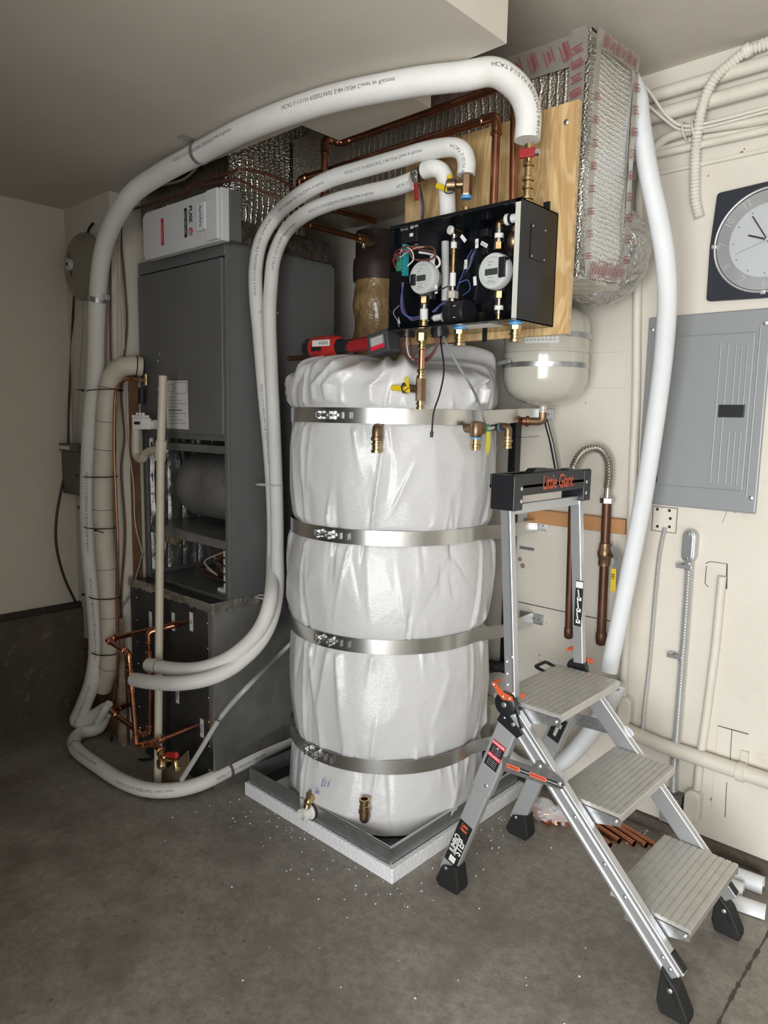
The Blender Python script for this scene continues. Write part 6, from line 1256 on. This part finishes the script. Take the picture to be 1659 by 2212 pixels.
for k, (mt, r, P, lab) in enumerate([(w_brown, .004, [(243, 470), (239, 560), (238, 700), (239, 780)], 'brown wire on the wall nearest the overhead hose'), (w_tan, .0025, [(250, 480), (254, 600), (254, 780)], 'tan wire between two brown wires on the wall'), (w_brown, .0045, [(300, 448), (268, 462), (262, 520), (268, 600), (274, 700), (266, 790), (262, 860), (268, 940), (262, 1020), (270, 1150), (262, 1290), (268, 1400)], 'brown wire run down the wall beside the furnace'), (w_white, .0026, [(300, 452), (266, 470), (258, 560), (266, 690), (270, 800), (272, 930), (288, 1040), (292, 1130), (308, 1195)], 'white wire run down the wall beside the furnace')]):
    cable('wall_wire', lab, [at(px, py, X=AX+.02) if px > 255 else at(px, py, Y=1.54) for px, py in P], r, mt, 'wires down the alcove wall')
t = flex('flex_conduit', 'little armoured cable on the alcove wall by plenum', [at(308, 1195, X=AX+.02), at(296, 1240, X=AX+.02), at(285, 1275, X=AX+.02), at(256, 1325, Y=1.535)], .006, galv, .006)
cable('wrapped_cable', 'brown cable draped over foil plenum behind pair of hoses', [at(290, 450, Y=1.64), at(330, 440, Y=1.64), at(400, 415, Y=1.64), at(420, 395, Y=1.64), at(500, 372, Y=1.66), at(520, 366, Y=1.66), at(590, 380, Y=1.80), at(640, 410, Y=1.92)], .0055, w_brown, 'cables draped over the foil plenum')
cable('wrapped_cable', 'grey cable draped over foil plenum from hose clamp', [at(440, 345, Y=1.60), at(400, 385, Y=1.63), at(350, 400, Y=1.64), at(310, 408, Y=1.64)], .005, w_tan, 'cables draped over the foil plenum')
cable('wrapped_cable', 'lower brown cable draped over foil plenum side', [at(420, 405, Y=1.64), at(500, 388, Y=1.65), at(530, 395, Y=1.70), at(570, 415, Y=1.78), at(620, 430, Y=1.86)], .005, w_brown, 'cables draped over the foil plenum')
cable('black_cable', 'black cable lying on the floor behind white floor hose', [at(240, 1590, Y=1.50), at(245, 1625, Y=1.50), at(280, 1640, Y=1.50), at(330, 1640, Y=1.51)], .006, w_black)
tag(M().box(-3.05, -3.02, 1.50, 1.53, 0, .62).build('timber_batten', mat('painted_batten', (.34, .29, .22), .8, var=(20, (.18, .12, .07))), bevel=.003), 'worn painted batten standing behind copper manifold', 'timber')

# ================================================================ floor clutter
cp = [((1245, 1755), (1338, 1817)), ((1262, 1752), (1370, 1823)), ((1275, 1750), (1396, 1826)), ((1235, 1760), (1318, 1826)), ((1290, 1752), (1420, 1828))]
for k, (a, b2) in enumerate(cp):
    p, q = at(*a, Z=.012+.006*(k % 2)), at(*b2, Z=.012); S = M(); d = (q-p).normalized(); p = p-d*.06
    S.tube([p, q], .0105, 14, cap=False).tube([p, q], .0085, 14, cap=False); tag(S.build('copper_length', copper_b, smooth=True), ['copper pipe offcut, leftmost but one of the bundle', 'copper pipe offcut in the middle of floor bundle', 'copper pipe offcut right of the bundle middle', 'leftmost copper pipe offcut of the floor bundle', 'copper pipe offcut nearest the wall in floor bundle'][k], 'pipe', 'copper offcuts on the floor')
bag_m = mat('clear_bag', (.85, .85, .85), .2, alpha=.42)
for k, (px, py, s) in enumerate(((1172, 1768, 1.0), (1212, 1778, .85))):
    c = at(px, py, Z=.0); bg = thing('fittings_bag', ['plastic bag of copper fittings touching rear ladder foot', 'small plastic bag of copper fittings beside the larger bag'][k], 'bag', c, 'bags of copper fittings')
    random.seed(31+k)
    for j in range(9):
        o = c+Vector((random.uniform(-.035, .035)*s, random.uniform(-.03, .03)*s, .012+.010*(j % 3))); d = Vector((random.uniform(-1, 1), random.uniform(-1, 1), random.uniform(-.3, .3))).normalized(); M().tube(round_path([o-d*.022, o, o+Vector((-d.y, d.x, .2)).normalized()*.022], .012, 3), .009, 10).build('copper_fitting', copper_b, bg, smooth=True)
    V = []; m = M(); n = 24
    for j in range(13):
        for i in range(n):
            a = 2*math.pi*i/n; h = j/12; rr = (.062*s)*(math.sin(min(1, h*1.6+.25)*math.pi*.5))*(1-h**3)+.004; rr *= 1+.35*noise.noise(Vector((math.cos(a)*2, math.sin(a)*2, h*5+k*9))); V.append(c+Vector((rr*math.cos(a)*1.05, rr*math.sin(a)*.9, .002+h*.085*s)))
    m.add(V, [(j*n+i, j*n+(i+1) % n, (j+1)*n+(i+1) % n, (j+1)*n+i) for j in range(12) for i in range(n)]); m.build('bag_film', bag_m, bg)
# split insulation offcuts by the wall
for k, (a, b2, r) in enumerate((((1540, 1868), (1650, 1908), .030), ((1525, 1888), (1607, 1917), .026), ((1555, 1925), (1655, 1958), .034))):
    p, q = at(*a, Z=.03), at(*b2, Z=.03); d = (q-p).normalized(); u = Vector((-d.y, d.x, 0)); V = []; n = 14
    for e in (p, q):
        for rr in (r, r-.009):
            for i in range(n+1):
                t = math.radians(-35+250*i/n if k != 2 else 200+150*i/n-360+180); V.append(e+u*rr*math.cos(t)+Vector((0, 0, rr*math.sin(t)+.0)))
    w_ = n+1; F = []
    for i in range(n): F += [(i, i+1, 2*w_+i+1, 2*w_+i), (w_+i, 3*w_+i, 3*w_+i+1, w_+i+1), (i, w_+i, w_+i+1, i+1), (2*w_+i, 2*w_+i+1, 3*w_+i+1, 3*w_+i)]
    F += [(0, 2*w_, 3*w_, w_), (n, w_+n, 3*w_+n, 2*w_+n)]
    zmin = min(v.z for v in V); V = [v-Vector((0, 0, zmin-.002)) for v in V]
    tag(M().add(V, F).build('insulation_offcut', sleeve_m, smooth=True), ['white split insulation offcut lying against the wall', 'short white split insulation offcut behind lowest ladder step', 'white curved insulation offcut nearest the ladder foot'][k], 'insulation offcut', 'insulation offcuts by the ladder')
# foam crumbs
random.seed(3); m = M()
for k in range(130):
    t = random.random(); 
    if k % 2: x = -1.457+abs(random.gauss(0, .11)); y = random.uniform(1.6, 2.3)
    else: x = random.uniform(-2.3, -1.4); y = 1.655-abs(random.gauss(0, .10))
    s = random.uniform(.0006, .0018); m.obox((x, y, s), (s, 0, 0), (0, s*1.3, 0), (0, 0, s))
for k in range(60): s = random.uniform(.0008, .002); m.obox((random.uniform(-2.4, -.5), random.uniform(.9, 2.4), s), (s*1.4, 0, 0), (0, s, 0), (0, 0, s*.7))
o = m.build('foam_crumbs', foam_m, kind='stuff'); tag(o, 'scattered white foam crumbs on the concrete floor', 'debris')
m = M()
for k in range(14): c = at(1395+random.uniform(-40, 60), 1800+random.uniform(-18, 22), Z=0); m.prism([c+Vector((math.cos(a)*random.uniform(.004, .014), math.sin(a)*random.uniform(.004, .012), .0004)) for a in (0, 1, 2.2, 3.1, 4, 5.2)], (0, 0, .0008))
tag(m.build('paint_flakes', foam_m, kind='stuff'), 'flaked white paint spots on the floor near wall', 'debris')

c = at(1065, 1440, Y=2.54); wp = thing('waste_pipe', 'black pipe stub behind the tank near the wall', 'pipe', (c.x, 2.54, c.z)); M().tube(round_path([Vector((c.x-.16, 2.54, c.z+.02)), Vector((c.x+.02, 2.54, c.z)), Vector((c.x+.02, W, c.z))], .03), .024, 16).build('pipe', black_rub, wp, smooth=True); M().lathe((c.x-.02, 2.54, c.z), (1, 0, 0), [(.026, 0), (.029, .003), (.029, .02), (.026, .023)], 16).build('coupling', black_pl, wp, smooth=True)
c = at(1058, 1535, Y=2.55); tag(M().box(c.x-.05, c.x+.03, 2.52, W, c.z-.05, c.z+.04).build('mounting_block', pipe_paint, bevel=.006), 'chipped cream block on the wall behind the tank', 'block')
